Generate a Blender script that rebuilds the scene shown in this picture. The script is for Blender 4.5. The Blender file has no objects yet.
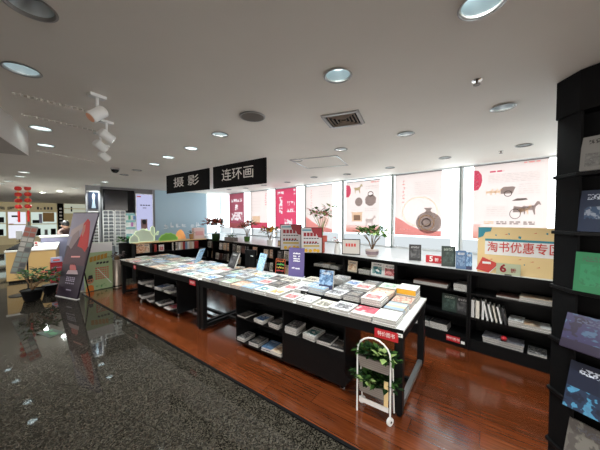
import bpy, bmesh, math, random
from mathutils import Vector, Matrix
R = math.radians
random.seed(7)
S = bpy.context.scene
COL = S.collection

# ---------------------------------------------------------------- camera, world, exposure
F_PX, CAM_H, PITCH = 255.0, 1.62, math.atan(8/255)
cam_d = bpy.data.cameras.new('camera')
cam_d.sensor_width = 36.0
cam_d.lens = 36.0*F_PX/600.0
cam_d.clip_start = 0.02
cam_d.clip_end = 200
cam = bpy.data.objects.new('camera', cam_d)
cam.location = (0, 0, CAM_H)
cam.rotation_euler = (R(90)-PITCH, 0, 0)
COL.objects.link(cam)
S.camera = cam
S.view_settings.view_transform = 'Standard'
S.view_settings.look = 'None'
S.view_settings.gamma = 1.0
S.view_settings.exposure = 1.0
S.view_settings.use_curve_mapping = False
world = bpy.data.worlds.new('store_ambient')
S.world = world
world.use_nodes = True
bg = world.node_tree.nodes['Background']
bg.inputs['Color'].default_value = (1.0, 0.93, 0.86, 1)     # the rest of the lit store behind the camera
bg.inputs['Strength'].default_value = 2.4
PANE_E = 1.9        # frosted window film, open sky behind
GAP_E = 2.4         # bare glass beside the film
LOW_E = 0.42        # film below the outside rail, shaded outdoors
LAMP_E = 9.0        # downlight lens
SPOT_W = 45.0       # watts in a lit downlight
S.cycles.max_bounces = 8
S.cycles.diffuse_bounces = 4
S.cycles.transmission_bounces = 6
S.cycles.sample_clamp_indirect = 4.0

# ---------------------------------------------------------------- the place's three directions
def unit(x, y):
    l = math.hypot(x, y); return Vector((x/l, y/l, 0))
TX = unit(0.81, -0.587); TY = Vector((-TX.y, TX.x, 0)); T_ROT = math.atan2(TX.y, TX.x)      # tables, signs, planks
WX = unit(0.725, -0.688); WY = Vector((-WX.y, WX.x, 0)); W_ROT = math.atan2(WX.y, WX.x)     # window wall
G_ROT = R(-23)                                                                              # granite and ceiling grid
CEIL = 2.5
def T(X, Y, Z=0.0): return TX*X+TY*Y+Vector((0, 0, Z))
def W(X, Y, Z=0.0): return WX*X+WY*Y+Vector((0, 0, Z))
def ray(u, v):
    x, y, z = (u-300)/F_PX, (225-v)/F_PX, 1.0
    return Vector((x, z*math.cos(PITCH)+y*math.sin(PITCH), y*math.cos(PITCH)-z*math.sin(PITCH)))
def at_z(u, v, z):
    d = ray(u, v); return Vector((0, 0, CAM_H))+d*((z-CAM_H)/d.z)
def at_n(u, v, n, c):
    d = ray(u, v); return Vector((0, 0, CAM_H))+d*(c/n.dot(d))
def wx(u, Y, v=217): return WX.dot(at_n(u, v, WY, Y))
def tx(u, Y, v=217): return TX.dot(at_n(u, v, TY, Y))

# ---------------------------------------------------------------- mesh builder
class MB:
    def __init__(s): s.v = []; s.f = []; s.m = []
    def add(s, vs, fs, m=0, M=None):
        o = len(s.v)
        s.v += [tuple(M @ Vector(p)) if M is not None else tuple(p) for p in vs]
        for f in fs: s.f.append(tuple(i+o for i in f)); s.m.append(m)
        return s
    def box(s, x0, x1, y0, y1, z0, z1, m=0, M=None):
        vs = [(x0,y0,z0),(x1,y0,z0),(x1,y1,z0),(x0,y1,z0),(x0,y0,z1),(x1,y0,z1),(x1,y1,z1),(x0,y1,z1)]
        return s.add(vs, [(0,3,2,1),(4,5,6,7),(0,1,5,4),(1,2,6,5),(2,3,7,6),(3,0,4,7)], m, M)
    def tube(s, pts, r, n=8, m=0, M=None, closed=False):
        pts = [Vector(p) for p in pts]; vs = []; fs = []
        k = len(pts)
        for i, p in enumerate(pts):
            a = pts[i-1] if (i > 0 or closed) else p
            b = pts[(i+1) % k] if (i < k-1 or closed) else p
            d = (b-a).normalized()
            up = Vector((0,0,1)) if abs(d.z) < 0.95 else Vector((1,0,0))
            x = d.cross(up).normalized(); y = d.cross(x)
            rr = r[i] if isinstance(r, (list, tuple)) else r
            for j in range(n):
                t = 2*math.pi*j/n
                vs.append(p+x*(rr*math.cos(t))+y*(rr*math.sin(t)))
        for i in range(k if closed else k-1):
            for j in range(n):
                a = i*n+j; b = i*n+(j+1) % n; c = ((i+1) % k)*n+(j+1) % n; d = ((i+1) % k)*n+j
                fs.append((a, b, c, d))
        if not closed:
            fs.append(tuple(range(n))); fs.append(tuple((k-1)*n+j for j in reversed(range(n))))
        return s.add(vs, fs, m, M)
    def lathe(s, prof, n=24, m=0, M=None, c=(0,0,0), cap=True):
        vs = []; fs = []
        for r, z in prof:
            for j in range(n):
                t = 2*math.pi*j/n
                vs.append((c[0]+r*math.cos(t), c[1]+r*math.sin(t), c[2]+z))
        for i in range(len(prof)-1):
            for j in range(n):
                fs.append((i*n+j, i*n+(j+1) % n, (i+1)*n+(j+1) % n, (i+1)*n+j))
        if cap:
            fs.append(tuple(reversed(range(n)))); fs.append(tuple((len(prof)-1)*n+j for j in range(n)))
        return s.add(vs, fs, m, M)
    def prism(s, poly, y0, y1, m=0, M=None):          # outline in x,z pushed along y
        n = len(poly)
        vs = [(x, y0, z) for x, z in poly]+[(x, y1, z) for x, z in poly]
        fs = [tuple(range(n)), tuple(reversed(range(n, 2*n)))]+[(i, i+n, (i+1) % n+n, (i+1) % n) for i in range(n)]
        return s.add(vs, fs, m, M)
    def slab(s, poly, z0, z1, m=0, M=None):           # outline in x,y pushed along z
        n = len(poly)
        vs = [(x, y, z0) for x, y in poly]+[(x, y, z1) for x, y in poly]
        fs = [tuple(reversed(range(n))), tuple(range(n, 2*n))]+[(i, (i+1) % n, (i+1) % n+n, i+n) for i in range(n)]
        return s.add(vs, fs, m, M)
    def ball(s, c, r, m=0, n=12, k=8, sz=1.0):
        prof = [(max(1e-4, r*math.sin(math.pi*i/k)), -r*sz*math.cos(math.pi*i/k)) for i in range(k+1)]
        return s.lathe(prof, n, m, None, c, False)
    def mesh(s, name, mats, smooth=False):
        me = bpy.data.meshes.new(name)
        me.from_pydata(s.v, [], s.f)
        for mt in (mats if isinstance(mats, (list, tuple)) else [mats]): me.materials.append(mt)
        for p, i in zip(me.polygons, s.m):
            p.material_index = i; p.use_smooth = smooth
        bm = bmesh.new(); bm.from_mesh(me)
        bmesh.ops.recalc_face_normals(bm, faces=bm.faces)
        bm.to_mesh(me); bm.free()
        me.update()
        return me
    def build(s, name, mats, parent=None, loc=(0,0,0), rz=0.0, smooth=False, bevel=0.0, label=None, rot=None):
        o = bpy.data.objects.new(name, s.mesh(name, mats, smooth))
        COL.objects.link(o)
        o.location = loc
        o.rotation_euler = rot if rot else (0, 0, rz)
        if parent: o.parent = parent
        if label: o['label'] = label
        if bevel:
            b = o.modifiers.new('edge', 'BEVEL'); b.width = bevel; b.segments = 2; b.limit_method = 'ANGLE'
        if smooth:
            o.data.set_sharp_from_angle(angle=R(40))
        return o
def tag(o, label, cat, group=None):
    o['label'] = label; o['category'] = cat
    if group: o['group'] = group
    return o
def thing(name, label, cat, loc, rz=0.0, group=None, rot=None):
    o = bpy.data.objects.new(name, None); COL.objects.link(o)
    o.empty_display_size = 0.1
    o.location = loc; o.rotation_euler = rot if rot else (0, 0, rz)
    return tag(o, label, cat, group)
def struct(o): o['kind'] = 'structure'; return o
def copy_tree(o, parent=None):
    c = o.copy(); COL.objects.link(c)
    if parent: c.parent = parent
    for ch in list(o.children): copy_tree(ch, c)
    return c
def text_part(txt, size, mat, parent, loc, rot=(R(90),0,0), name='lettering', extrude=0.001, w=None, bold=0.0):
    cu = bpy.data.curves.new('t', 'FONT'); cu.body = txt; cu.size = size; cu.extrude = extrude
    cu.align_x = 'CENTER'; cu.align_y = 'CENTER'; cu.resolution_u = 2; cu.offset = bold
    ob = bpy.data.objects.new('t', cu); COL.objects.link(ob)
    bpy.context.view_layer.update()
    me = bpy.data.meshes.new_from_object(ob.evaluated_get(bpy.context.evaluated_depsgraph_get()))
    bpy.data.objects.remove(ob); bpy.data.curves.remove(cu)
    if w and len(me.vertices):
        xs = [v.co.x for v in me.vertices]; k = w/max(1e-6, max(xs)-min(xs))
        for v in me.vertices: v.co.x *= k
    me.materials.clear(); me.materials.append(mat); me.name = name
    o = bpy.data.objects.new(name, me); COL.objects.link(o)
    o.parent = parent; o.location = loc; o.rotation_euler = rot
    return o

# ---------------------------------------------------------------- materials
def mat(name, c, rough=0.5, metal=0.0, spec=0.5, emit=0.0, ecol=None, trans=0.0, alpha=1.0):
    m = bpy.data.materials.new(name); m.use_nodes = True
    b = m.node_tree.nodes['Principled BSDF']
    b.inputs['Base Color'].default_value = (*c, 1)
    b.inputs['Roughness'].default_value = rough
    b.inputs['Metallic'].default_value = metal
    b.inputs['Specular IOR Level'].default_value = spec
    if emit:
        b.inputs['Emission Color'].default_value = (*(ecol or c), 1)
        b.inputs['Emission Strength'].default_value = emit
    if trans: b.inputs['Transmission Weight'].default_value = trans
    # every surface gets a little grain of its own
    nt = m.node_tree
    tc = nt.nodes.new('ShaderNodeTexCoord'); no = nt.nodes.new('ShaderNodeTexNoise'); no.inputs['Scale'].default_value = 35
    nt.links.new(tc.outputs['Object'], no.inputs['Vector'])
    mp = nt.nodes.new('ShaderNodeMapRange')
    mp.inputs['To Min'].default_value = max(0.02, rough*0.85); mp.inputs['To Max'].default_value = min(1, rough*1.15)
    nt.links.new(no.outputs['Fac'], mp.inputs['Value']); nt.links.new(mp.outputs['Result'], b.inputs['Roughness'])
    return m
def nodes(name):
    m = bpy.data.materials.new(name); m.use_nodes = True
    return m, m.node_tree, m.node_tree.nodes['Principled BSDF']
def ramp(nt, fac, stops, const=False):
    r = nt.nodes.new('ShaderNodeValToRGB')
    if const: r.color_ramp.interpolation = 'CONSTANT'
    e = r.color_ramp.elements
    while len(e) < len(stops): e.new(0.5)
    for i, (p, c) in enumerate(stops): e[i].position = p; e[i].color = (*c, 1)
    nt.links.new(fac, r.inputs['Fac'])
    return r.outputs['Color']
def math_n(nt, op, a, b=None, c=None):
    n = nt.nodes.new('ShaderNodeMath'); n.operation = op
    for i, x in enumerate((a, b, c)):
        if x is None: continue
        if isinstance(x, (int, float)): n.inputs[i].default_value = x
        else: nt.links.new(x, n.inputs[i])
    return n.outputs[0]
def mixc(nt, f, a, b, mode='MIX'):
    n = nt.nodes.new('ShaderNodeMix'); n.data_type = 'RGBA'; n.blend_type = mode
    for i, x in ((0, f), (6, a), (7, b)):
        if isinstance(x, (int, float)): n.inputs[i].default_value = x
        elif isinstance(x, tuple): n.inputs[i].default_value = (*x, 1)
        else: nt.links.new(x, n.inputs[i])
    return n.outputs[2]
def glow(name, c, e):
    m = bpy.data.materials.new(name); m.use_nodes = True; nt = m.node_tree
    nt.nodes.remove(nt.nodes['Principled BSDF'])
    em = nt.nodes.new('ShaderNodeEmission'); em.inputs['Color'].default_value = (*c, 1); em.inputs['Strength'].default_value = e
    nt.links.new(em.outputs[0], nt.nodes['Material Output'].inputs['Surface'])
    return m
def sheet(name, c, t=0.75, k3=(.75, .695, .70)):
    """thin printed paper or film: part of the light goes through it"""
    m = bpy.data.materials.new(name); m.use_nodes = True; nt = m.node_tree
    nt.nodes.remove(nt.nodes['Principled BSDF'])
    a = nt.nodes.new('ShaderNodeBsdfTranslucent'); d = nt.nodes.new('ShaderNodeBsdfDiffuse'); mx = nt.nodes.new('ShaderNodeMixShader')
    c = tuple(x*k for x, k in zip(c, k3))       # how little light the paper lets through
    a.inputs['Color'].default_value = (*c, 1); d.inputs['Color'].default_value = (*c, 1)
    mx.inputs[0].default_value = t
    nt.links.new(d.outputs[0], mx.inputs[1]); nt.links.new(a.outputs[0], mx.inputs[2])
    nt.links.new(mx.outputs[0], nt.nodes['Material Output'].inputs['Surface'])
    return m

M = {}
def granite():
    m, nt, b = nodes('polished granite')
    tc = nt.nodes.new('ShaderNodeTexCoord')
    n1 = nt.nodes.new('ShaderNodeTexVoronoi'); n1.inputs['Scale'].default_value = 120
    n2 = nt.nodes.new('ShaderNodeTexNoise'); n2.inputs['Scale'].default_value = 42; n2.inputs['Detail'].default_value = 5
    n3 = nt.nodes.new('ShaderNodeTexNoise'); n3.inputs['Scale'].default_value = 1.1
    for n in (n1, n2, n3): nt.links.new(tc.outputs['Object'], n.inputs['Vector'])
    c1 = ramp(nt, n1.outputs['Color'], [(0.0, (.006,.005,.004)), (0.30, (.03,.026,.022)), (0.55, (.10,.09,.075)), (0.80, (.25,.23,.20))])
    c2 = ramp(nt, n2.outputs['Fac'], [(0.40, (.012,.010,.008)), (0.62, (.19,.17,.145))])
    c = mixc(nt, 1.0, mixc(nt, 0.15, c1, c2), (.36,.34,.31), 'MULTIPLY')
    br = nt.nodes.new('ShaderNodeTexBrick'); br.offset = 0.0
    for k, v in (('Scale', 1.0), ('Mortar Size', 0.0028), ('Brick Width', 0.66), ('Row Height', 0.66), ('Mortar Smooth', 0.0)): br.inputs[k].default_value = v
    br.inputs['Color1'].default_value = (1,1,1,1); br.inputs['Color2'].default_value = (.94,.94,.94,1); br.inputs['Mortar'].default_value = (.25,.25,.25,1)
    nt.links.new(tc.outputs['Object'], br.inputs['Vector'])
    c = mixc(nt, 1.0, c, br.outputs['Color'], 'MULTIPLY')
    nt.links.new(c, b.inputs['Base Color'])
    b.inputs['Specular IOR Level'].default_value = 0.5
    nt.links.new(math_n(nt, 'MULTIPLY_ADD', n3.outputs['Fac'], 0.03, 0.02), b.inputs['Roughness'])
    return m
def wood_floor():
    m, nt, b = nodes('red brown laminate planks')
    tc = nt.nodes.new('ShaderNodeTexCoord')
    br = nt.nodes.new('ShaderNodeTexBrick'); br.offset = 0.37; br.offset_frequency = 2
    for k, v in (('Scale', 1.0), ('Mortar Size', 0.0022), ('Brick Width', 1.2), ('Row Height', 0.165), ('Mortar Smooth', 0.0), ('Bias', 0.0)): br.inputs[k].default_value = v
    br.inputs['Color1'].default_value = (.62,.62,.62,1); br.inputs['Color2'].default_value = (1,1,1,1); br.inputs['Mortar'].default_value = (.22,.2,.2,1)
    nt.links.new(tc.outputs['Object'], br.inputs['Vector'])
    mp = nt.nodes.new('ShaderNodeMapping'); mp.inputs['Scale'].default_value = (2.2, 38, 1)
    nt.links.new(tc.outputs['Object'], mp.inputs['Vector'])
    n = nt.nodes.new('ShaderNodeTexNoise'); n.inputs['Scale'].default_value = 1.6; n.inputs['Detail'].default_value = 6; n.inputs['Distortion'].default_value = 0.6
    nt.links.new(mp.outputs[0], n.inputs['Vector'])
    c = ramp(nt, n.outputs['Fac'], [(0.3, (.12,.026,.007)), (0.55, (.19,.043,.0115)), (0.75, (.24,.062,.019))])
    c = mixc(nt, 1.0, c, br.outputs['Color'], 'MULTIPLY')
    nt.links.new(c, b.inputs['Base Color'])
    nt.links.new(math_n(nt, 'MULTIPLY_ADD', n.outputs['Fac'], 0.10, 0.14), b.inputs['Roughness'])
    b.inputs['Coat Weight'].default_value = 0.8; b.inputs['Coat Roughness'].default_value = 0.13; b.inputs['Coat IOR'].default_value = 1.6
    bu = nt.nodes.new('ShaderNodeBump'); bu.inputs['Strength'].default_value = 0.25; bu.inputs['Distance'].default_value = 0.002
    nt.links.new(br.outputs['Fac'], bu.inputs['Height']); bu.invert = True
    nt.links.new(bu.outputs[0], b.inputs['Normal'])
    return m
def plaster(name, c):
    m, nt, b = nodes(name)
    tc = nt.nodes.new('ShaderNodeTexCoord')
    n = nt.nodes.new('ShaderNodeTexNoise'); n.inputs['Scale'].default_value = 0.9; n.inputs['Detail'].default_value = 4
    n2 = nt.nodes.new('ShaderNodeTexNoise'); n2.inputs['Scale'].default_value = 90
    nt.links.new(tc.outputs['Object'], n.inputs['Vector']); nt.links.new(tc.outputs['Object'], n2.inputs['Vector'])
    d = tuple(x*0.93 for x in c)
    nt.links.new(ramp(nt, n.outputs['Fac'], [(0.35, d), (0.65, c)]), b.inputs['Base Color'])
    b.inputs['Roughness'].default_value = 0.75
    bu = nt.nodes.new('ShaderNodeBump'); bu.inputs['Strength'].default_value = 0.08; bu.inputs['Distance'].default_value = 0.002
    nt.links.new(n2.outputs['Fac'], bu.inputs['Height']); nt.links.new(bu.outputs[0], b.inputs['Normal'])
    return m
def cover_mat(name, base, a, b2, seed, title=(.08,.08,.1), px=(.12,.88), py=(.16,.70), scale=3.0):
    """a book cover: paper colour, a picture block and a title line"""
    m, nt, b = nodes(name)
    tc = nt.nodes.new('ShaderNodeTexCoord'); sp = nt.nodes.new('ShaderNodeSeparateXYZ')
    nt.links.new(tc.outputs['Generated'], sp.inputs[0])
    x, y = sp.outputs[0], sp.outputs[1]
    def win(v, lo, hi): return math_n(nt, 'MULTIPLY', math_n(nt, 'GREATER_THAN', v, lo), math_n(nt, 'LESS_THAN', v, hi))
    mp = nt.nodes.new('ShaderNodeMapping'); mp.inputs['Location'].default_value = (seed*3.7, seed*1.9, 0)
    mp.inputs['Scale'].default_value = (1, 1, 0)
    nt.links.new(tc.outputs['Generated'], mp.inputs['Vector'])
    no = nt.nodes.new('ShaderNodeTexNoise'); no.inputs['Scale'].default_value = scale; no.inputs['Detail'].default_value = 3
    nt.links.new(mp.outputs[0], no.inputs['Vector'])
    pic = ramp(nt, no.outputs['Fac'], [(0.0, base), (0.40, base), (0.42, a), (0.52, a), (0.55, b2), (0.75, tuple(min(1, q*1.5+.05) for q in a))])
    c = mixc(nt, math_n(nt, 'MULTIPLY', win(x, *px), win(y, *py)), base, pic)
    ck = nt.nodes.new('ShaderNodeTexNoise'); ck.inputs['Scale'].default_value = 22; ck.inputs['Detail'].default_value = 1
    nt.links.new(mp.outputs[0], ck.inputs['Vector'])
    tl = math_n(nt, 'MULTIPLY', math_n(nt, 'MULTIPLY', win(x, .16, .84), win(y, .77, .90)), math_n(nt, 'GREATER_THAN', ck.outputs['Fac'], .5))
    c = mixc(nt, tl, c, title)
    nt.links.new(c, b.inputs['Base Color'])
    b.inputs['Roughness'].default_value = 0.38
    return m
def pages_mat():
    m, nt, b = nodes('page edges')
    tc = nt.nodes.new('ShaderNodeTexCoord'); wv = nt.nodes.new('ShaderNodeTexWave'); wv.bands_direction = 'Z'; wv.inputs['Scale'].default_value = 120
    wv.inputs['Distortion'].default_value = 1.0
    nt.links.new(tc.outputs['Object'], wv.inputs['Vector'])
    nt.links.new(ramp(nt, wv.outputs['Fac'], [(0.25, (.22,.21,.20)), (0.6, (.62,.60,.57))]), b.inputs['Base Color'])
    b.inputs['Roughness'].default_value = 0.8
    return m
M['granite'] = granite(); M['wood'] = wood_floor()
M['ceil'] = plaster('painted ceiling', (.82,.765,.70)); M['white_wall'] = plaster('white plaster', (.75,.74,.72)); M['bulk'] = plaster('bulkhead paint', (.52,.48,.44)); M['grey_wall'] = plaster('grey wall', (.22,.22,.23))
M['black'] = mat('black laminate', (.006,.006,.0065), .4, spec=.10); M['black_metal'] = mat('black steel', (.006,.006,.0065), .38, spec=.15)
M['steel'] = mat('window-lit rail grey', (.30,.31,.32), .3, .6); M['dark'] = mat('black board', (.006,.006,.0065), .6, spec=.06); M['sheen'] = mat('satin black laminate', (.006,.006,.0065), .25, spec=.18)
M['white'] = mat('white laminate', (.80,.80,.79), .3); M['white_metal'] = mat('white enamel', (.78,.78,.77), .35)
M['sill'] = mat('white stone sill', (.60,.61,.62), .3)
M['pages'] = pages_mat(); M['paper'] = mat('white paper', (.85,.84,.82), .7)
M['red'] = mat('red plastic', (.50,.012,.022), .4); M['dark_red'] = mat('dark red card', (.28,.01,.02), .5)
M['cream'] = mat('cream board', (.80,.60,.30), .55); M['teal'] = mat('teal ink', (.03,.25,.33), .5)
M['red_ink'] = mat('red ink', (.62,.06,.05), .5); M['white_ink'] = mat('white ink', (.85,.85,.84), .5); M['black_ink'] = mat('black ink', (.02,.02,.02), .5)
M['green_leaf'] = mat('green leaf', (.045,.12,.022), .6, spec=.2); M['dark_leaf'] = mat('dark green leaf', (.010,.032,.008), .65, spec=.15); M['pale_leaf'] = mat('pale green leaf', (.30,.42,.14), .5)
M['red_leaf'] = mat('russet leaf', (.30,.05,.03), .5); M['orange'] = mat('orange petal', (.80,.25,.04), .5); M['pink'] = mat('pink petal', (.80,.35,.33), .5); M['yellow'] = mat('yellow', (.80,.45,.02), .5)
M['stem'] = mat('brown stem', (.16,.09,.04), .7); M['terracotta'] = mat('red pot', (.50,.09,.06), .5); M['soil'] = mat('soil', (.03,.02,.015), .9)
M['wicker'] = mat('grey woven trough', (.20,.175,.16), .7); M['chrome'] = mat('reflector metal', (.75,.77,.78), .15, 1.0); M['reflector'] = mat('satin reflector', (.75,.80,.82), .3, .5); M['trim_ring'] = mat('satin light trim', (.30,.29,.28), .3, .5)
M['purple'] = mat('purple card', (.095,.07,.22), .5); M['lens'] = glow('lit lens', (.86,1.0,1.0), LAMP_E); M['lens_near'] = glow('lit ribbed lens', (.72,.95,1.0), 1.15); M['lens_dim'] = glow('dim lens', (.70,.80,.90), .42); M['lens_off'] = mat('unlit lens', (.35,.40,.42), .15)
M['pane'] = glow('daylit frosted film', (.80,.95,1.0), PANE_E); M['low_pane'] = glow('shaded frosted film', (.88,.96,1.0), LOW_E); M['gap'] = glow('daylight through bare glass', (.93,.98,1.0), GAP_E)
M['frame_white'] = mat('white window frame', (.72,.75,.77), .4); M['green_seal'] = mat('green glass edge', (.05,.12,.10), .3)
M['blue_glass'] = mat('blue frosted glass', (.30,.42,.49), .35, emit=.05, ecol=(.50,.70,.85))
M['khaki'] = mat('khaki with added glow', (.36,.30,.17), .5, emit=.16, ecol=(.50,.42,.24)); M['glow_panel'] = glow('glowing display back', (.80,.95,.86), .38); M['brown_box'] = mat('tan box', (.45,.27,.10), .6)  # glow added to brighten the khaki; display backs glow for absent shelf lights
M['counter'] = mat('honey wood counter', (.55,.36,.14), .4); M['counter_top'] = mat('pale counter top', (.72,.70,.66), .3); M['lavender'] = mat('lavender counter', (.34,.34,.50), .5)
M['screen'] = mat('dark screen', (.006,.006,.008), .12); M['skin'] = mat('skin', (.45,.25,.17), .6); M['hair'] = mat('black hair', (.01,.009,.009), .5); M['coat'] = mat('brown coat', (.09,.05,.04), .8)
M['lamp_red'] = mat('red lantern silk', (.42,.008,.006), .5, emit=.03, ecol=(1,.05,.02)); M['gold'] = mat('gold trim', (.70,.42,.10), .35, .6)

# ---------------------------------------------------------------- the setting
fl = MB().box(-30, 12, -12, 30, -0.10, 0.0)
struct(fl.build('floor', M['granite'], rz=G_ROT))
def tl(p): return (TX.dot(p), TY.dot(p))
wp = [tl(p) for p in (T(-6.8,1.63), T(4.2,1.63), W(3.9,5.10), W(-7.5,5.10))]
struct(MB().slab(wp, 0.0, 0.008).build('wood_floor', M['wood'], rz=T_ROT))
struct(MB().box(-6.8, 4.2, 1.605, 1.63, 0, 0.011).build('trim_1', M['dark'], rz=T_ROT))

ON = [(338,75),(482,3),(22,69),(220,134),(191,148),(168.5,157),(154.5,164),(41,128),(46,145),(24,172),(20,176.3),(9,181),(1,183.5),(42,192.5),(59.5,191),(75,188),(97,184.8),(105,182),(72.5,197.5),(87,197)]
OFF = [(30,5),(503,107),(406,133.5),(341,149),(390,167.5),(445,157.5),(524,145),(314,177),(347,174),(287.5,182),(264,185),(246,188),(229,189.5),(137,170),(124,174.5),(297,160)]
HOLES = []
for u, v in ON+OFF:
    p = at_z(u, v, CEIL)
    HOLES.append(p)
bb = [(-26,-6),(9,-6),(9,22),(-26,22)]
cb = MB().slab(bb, CEIL, CEIL+0.2).build('ceiling', M['ceil'])
struct(cb)
cut = MB()
for p in HOLES:
    if p.length < 14: cut.lathe([(0.078,-0.03),(0.078,0.13)], 28, c=(p.x, p.y, CEIL))
co = cut.build('cut', M['ceil'])
bo = cb.modifiers.new('b', 'BOOLEAN'); bo.object = co; bo.operation = 'DIFFERENCE'; bo.solver = 'EXACT'
bpy.context.view_layer.update()
nm = bpy.data.meshes.new_from_object(cb.evaluated_get(bpy.context.evaluated_depsgraph_get()))
cb.modifiers.clear(); cb.data = nm; bpy.data.objects.remove(co)

# window wall: ledge, bays, mullions
WALL_Y, SHELF_Y, SHELF_Z, LEFT_X = 5.15, 3.61, 0.98, -9.2
struct(MB().box(LEFT_X, 4.2, 3.98, WALL_Y+.25, 0, SHELF_Z-.04).build('wall_window_base', M['white_wall'], rz=W_ROT))
struct(MB().box(LEFT_X, 4.2, 3.97, WALL_Y+.25, SHELF_Z-.04, SHELF_Z).build('window_sill', M['sill'], rz=W_ROT))
bx = [-1.03-1.22*k for k in range(-4, 7)]
k = 0
for i in range(len(bx)):
    x1 = bx[i]; x0 = x1-1.22
    if x0 < LEFT_X: x0 = LEFT_X+.02
    if x1 <= LEFT_X+.1: continue
    k += 1
    fr = MB().box(x0, x1, WALL_Y, WALL_Y+.06, SHELF_Z, SHELF_Z+.04).box(x0, x1, WALL_Y, WALL_Y+.06, CEIL-.03, CEIL)
    fr.box(x0, x0+.035, WALL_Y, WALL_Y+.06, SHELF_Z, CEIL).box(x1-.035, x1, WALL_Y, WALL_Y+.06, SHELF_Z, CEIL)
    w = struct(fr.build('window_%d' % k, M['frame_white'], rz=W_ROT))
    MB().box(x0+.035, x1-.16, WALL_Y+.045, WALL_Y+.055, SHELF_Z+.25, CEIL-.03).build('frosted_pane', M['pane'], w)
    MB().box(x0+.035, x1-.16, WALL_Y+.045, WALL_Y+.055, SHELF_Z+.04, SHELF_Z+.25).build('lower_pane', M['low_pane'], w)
    MB().box(x1-.15, x1-.035, WALL_Y+.045, WALL_Y+.055, SHELF_Z+.04, CEIL-.03).build('bare_glass', M['gap'], w)
    MB().box(x1-.012, x1-.003, WALL_Y-.012, WALL_Y, SHELF_Z, CEIL).build('glass_edge', M['green_seal'], w)
# left wall behind the low shelf
lw = MB().box(LEFT_X-.12, LEFT_X, 2.79, 4.55, 0, CEIL)
struct(lw.build('wall_left', M['blue_glass'], rz=W_ROT))
struct(MB().box(LEFT_X-.14, LEFT_X+.03, 2.70, 2.79, 0, CEIL).build('trim_2', M['grey_wall'], rz=W_ROT))
w = struct(MB().box(LEFT_X-.1, LEFT_X, 4.55, 4.60, SHELF_Z, CEIL).box(LEFT_X-.1, LEFT_X, 4.60, 5.15, SHELF_Z, SHELF_Z+.04).box(LEFT_X-.1, LEFT_X, 5.13, 5.20, 0, CEIL).build('window_20', M['frame_white'], rz=W_ROT))
MB().box(LEFT_X-.06, LEFT_X-.05, 4.60, 5.13, SHELF_Z+.04, CEIL).build('frosted_pane', M['pane'], w)
struct(MB().box(LEFT_X-.12, LEFT_X, 4.55, 5.2, 0, SHELF_Z).build('wall_left_base', M['blue_glass'], rz=W_ROT))
struct(MB().box(LEFT_X-.25, LEFT_X-.02, 1.25, 2.70, 0, CEIL).build('wall_screen', M['grey_wall'], rz=W_ROT))
# far shop wall and a return to close the view
struct(MB().box(-23.3, -23.1, -16, 8, 0, CEIL).build('wall_shop', M['grey_wall'], rz=W_ROT))
struct(MB().box(-23.1, LEFT_X-.2, 5.2, 5.4, 0, CEIL).build('wall_shop_return', M['white_wall'], rz=W_ROT))
# ceiling bulkhead at the far left of the aisle
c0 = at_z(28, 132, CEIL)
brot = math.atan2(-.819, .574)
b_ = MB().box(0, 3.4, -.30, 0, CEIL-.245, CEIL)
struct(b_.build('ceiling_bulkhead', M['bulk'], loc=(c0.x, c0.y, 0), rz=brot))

# ---------------------------------------------------------------- ceiling fittings
def downlight(p, on, label, power, cone):
    t = thing('downlight', label, 'ceiling light', (p.x, p.y, CEIL), 0, 'downlights in the ceiling')
    MB().lathe([(.076,.0),(.088,-.008),(.080,-.010),(.074,-.004),(.074,.004)], 28, cap=False).build('trim_ring', M['trim_ring'], t, smooth=True)
    MB().lathe([(.075,.0),(.070,.03),(.056,.062)], 28, cap=False).build('reflector', M['reflector'], t, smooth=True)
    MB().lathe([(.056,.062),(.054,.057)], 24).build('lens', M['lens_off'] if not on else M['lens_dim'] if on == 2 else M['lens_near'] if (CAM_H-p.z)**2+p.x**2+p.y**2 < 9.5 else M['lens'], t)
    if on and power:
        l = bpy.data.lights.new('lamp', 'SPOT'); l.energy = power; l.spot_size = R(cone); l.spot_blend = .6; l.shadow_soft_size = .05; l.color = (.93, 1.0, .97)
        lo = bpy.data.objects.new('lamp', l); COL.objects.link(lo); lo.parent = t; lo.location = (0,0,.03)
DIM = {(503,107): 20, (406,133.5): 32, (341,149): 36, (390,167.5): 16, (445,157.5): 8}      # lamps that burn low against the window light
POWER = {**DIM, (338,75): 10, (220,134): 40, (191,148): 45, (168.5,157): 40, (482,3): 60, (22,69): 6, (41,128): 0, (46,145): 0}     # lamps over the tables are the strongest
ONL = ['lit ceiling downlight over the gap between air vent and aisle','lit ceiling downlight nearest above the wood floor','lit downlight beside the white ceiling bulkhead corner',
 'lit downlight above the hanging black section signs','lit downlight second beyond the grey ceiling speaker','lit downlight third beyond the grey ceiling speaker','lit downlight fourth beyond the grey ceiling speaker',
 'nearer of two lit downlights beyond the zigzag chains','farther of two lit downlights beyond the zigzag chains','nearer lit shop downlight above the red lantern strings','second lit shop downlight above the red lantern strings',
 'lit shop downlight just left of the red lanterns','lit shop downlight farthest out on the lantern side','small lit shop downlight right of the red lanterns','small lit shop downlight between lanterns and wall television',
 'small lit shop downlight above the blue dress poster','first of a pair of lit downlights before the television','second of a pair of lit downlights before the television','tiny far lit downlight over the shop shelves','tiny far lit downlight beside the blue dress poster']
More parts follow.
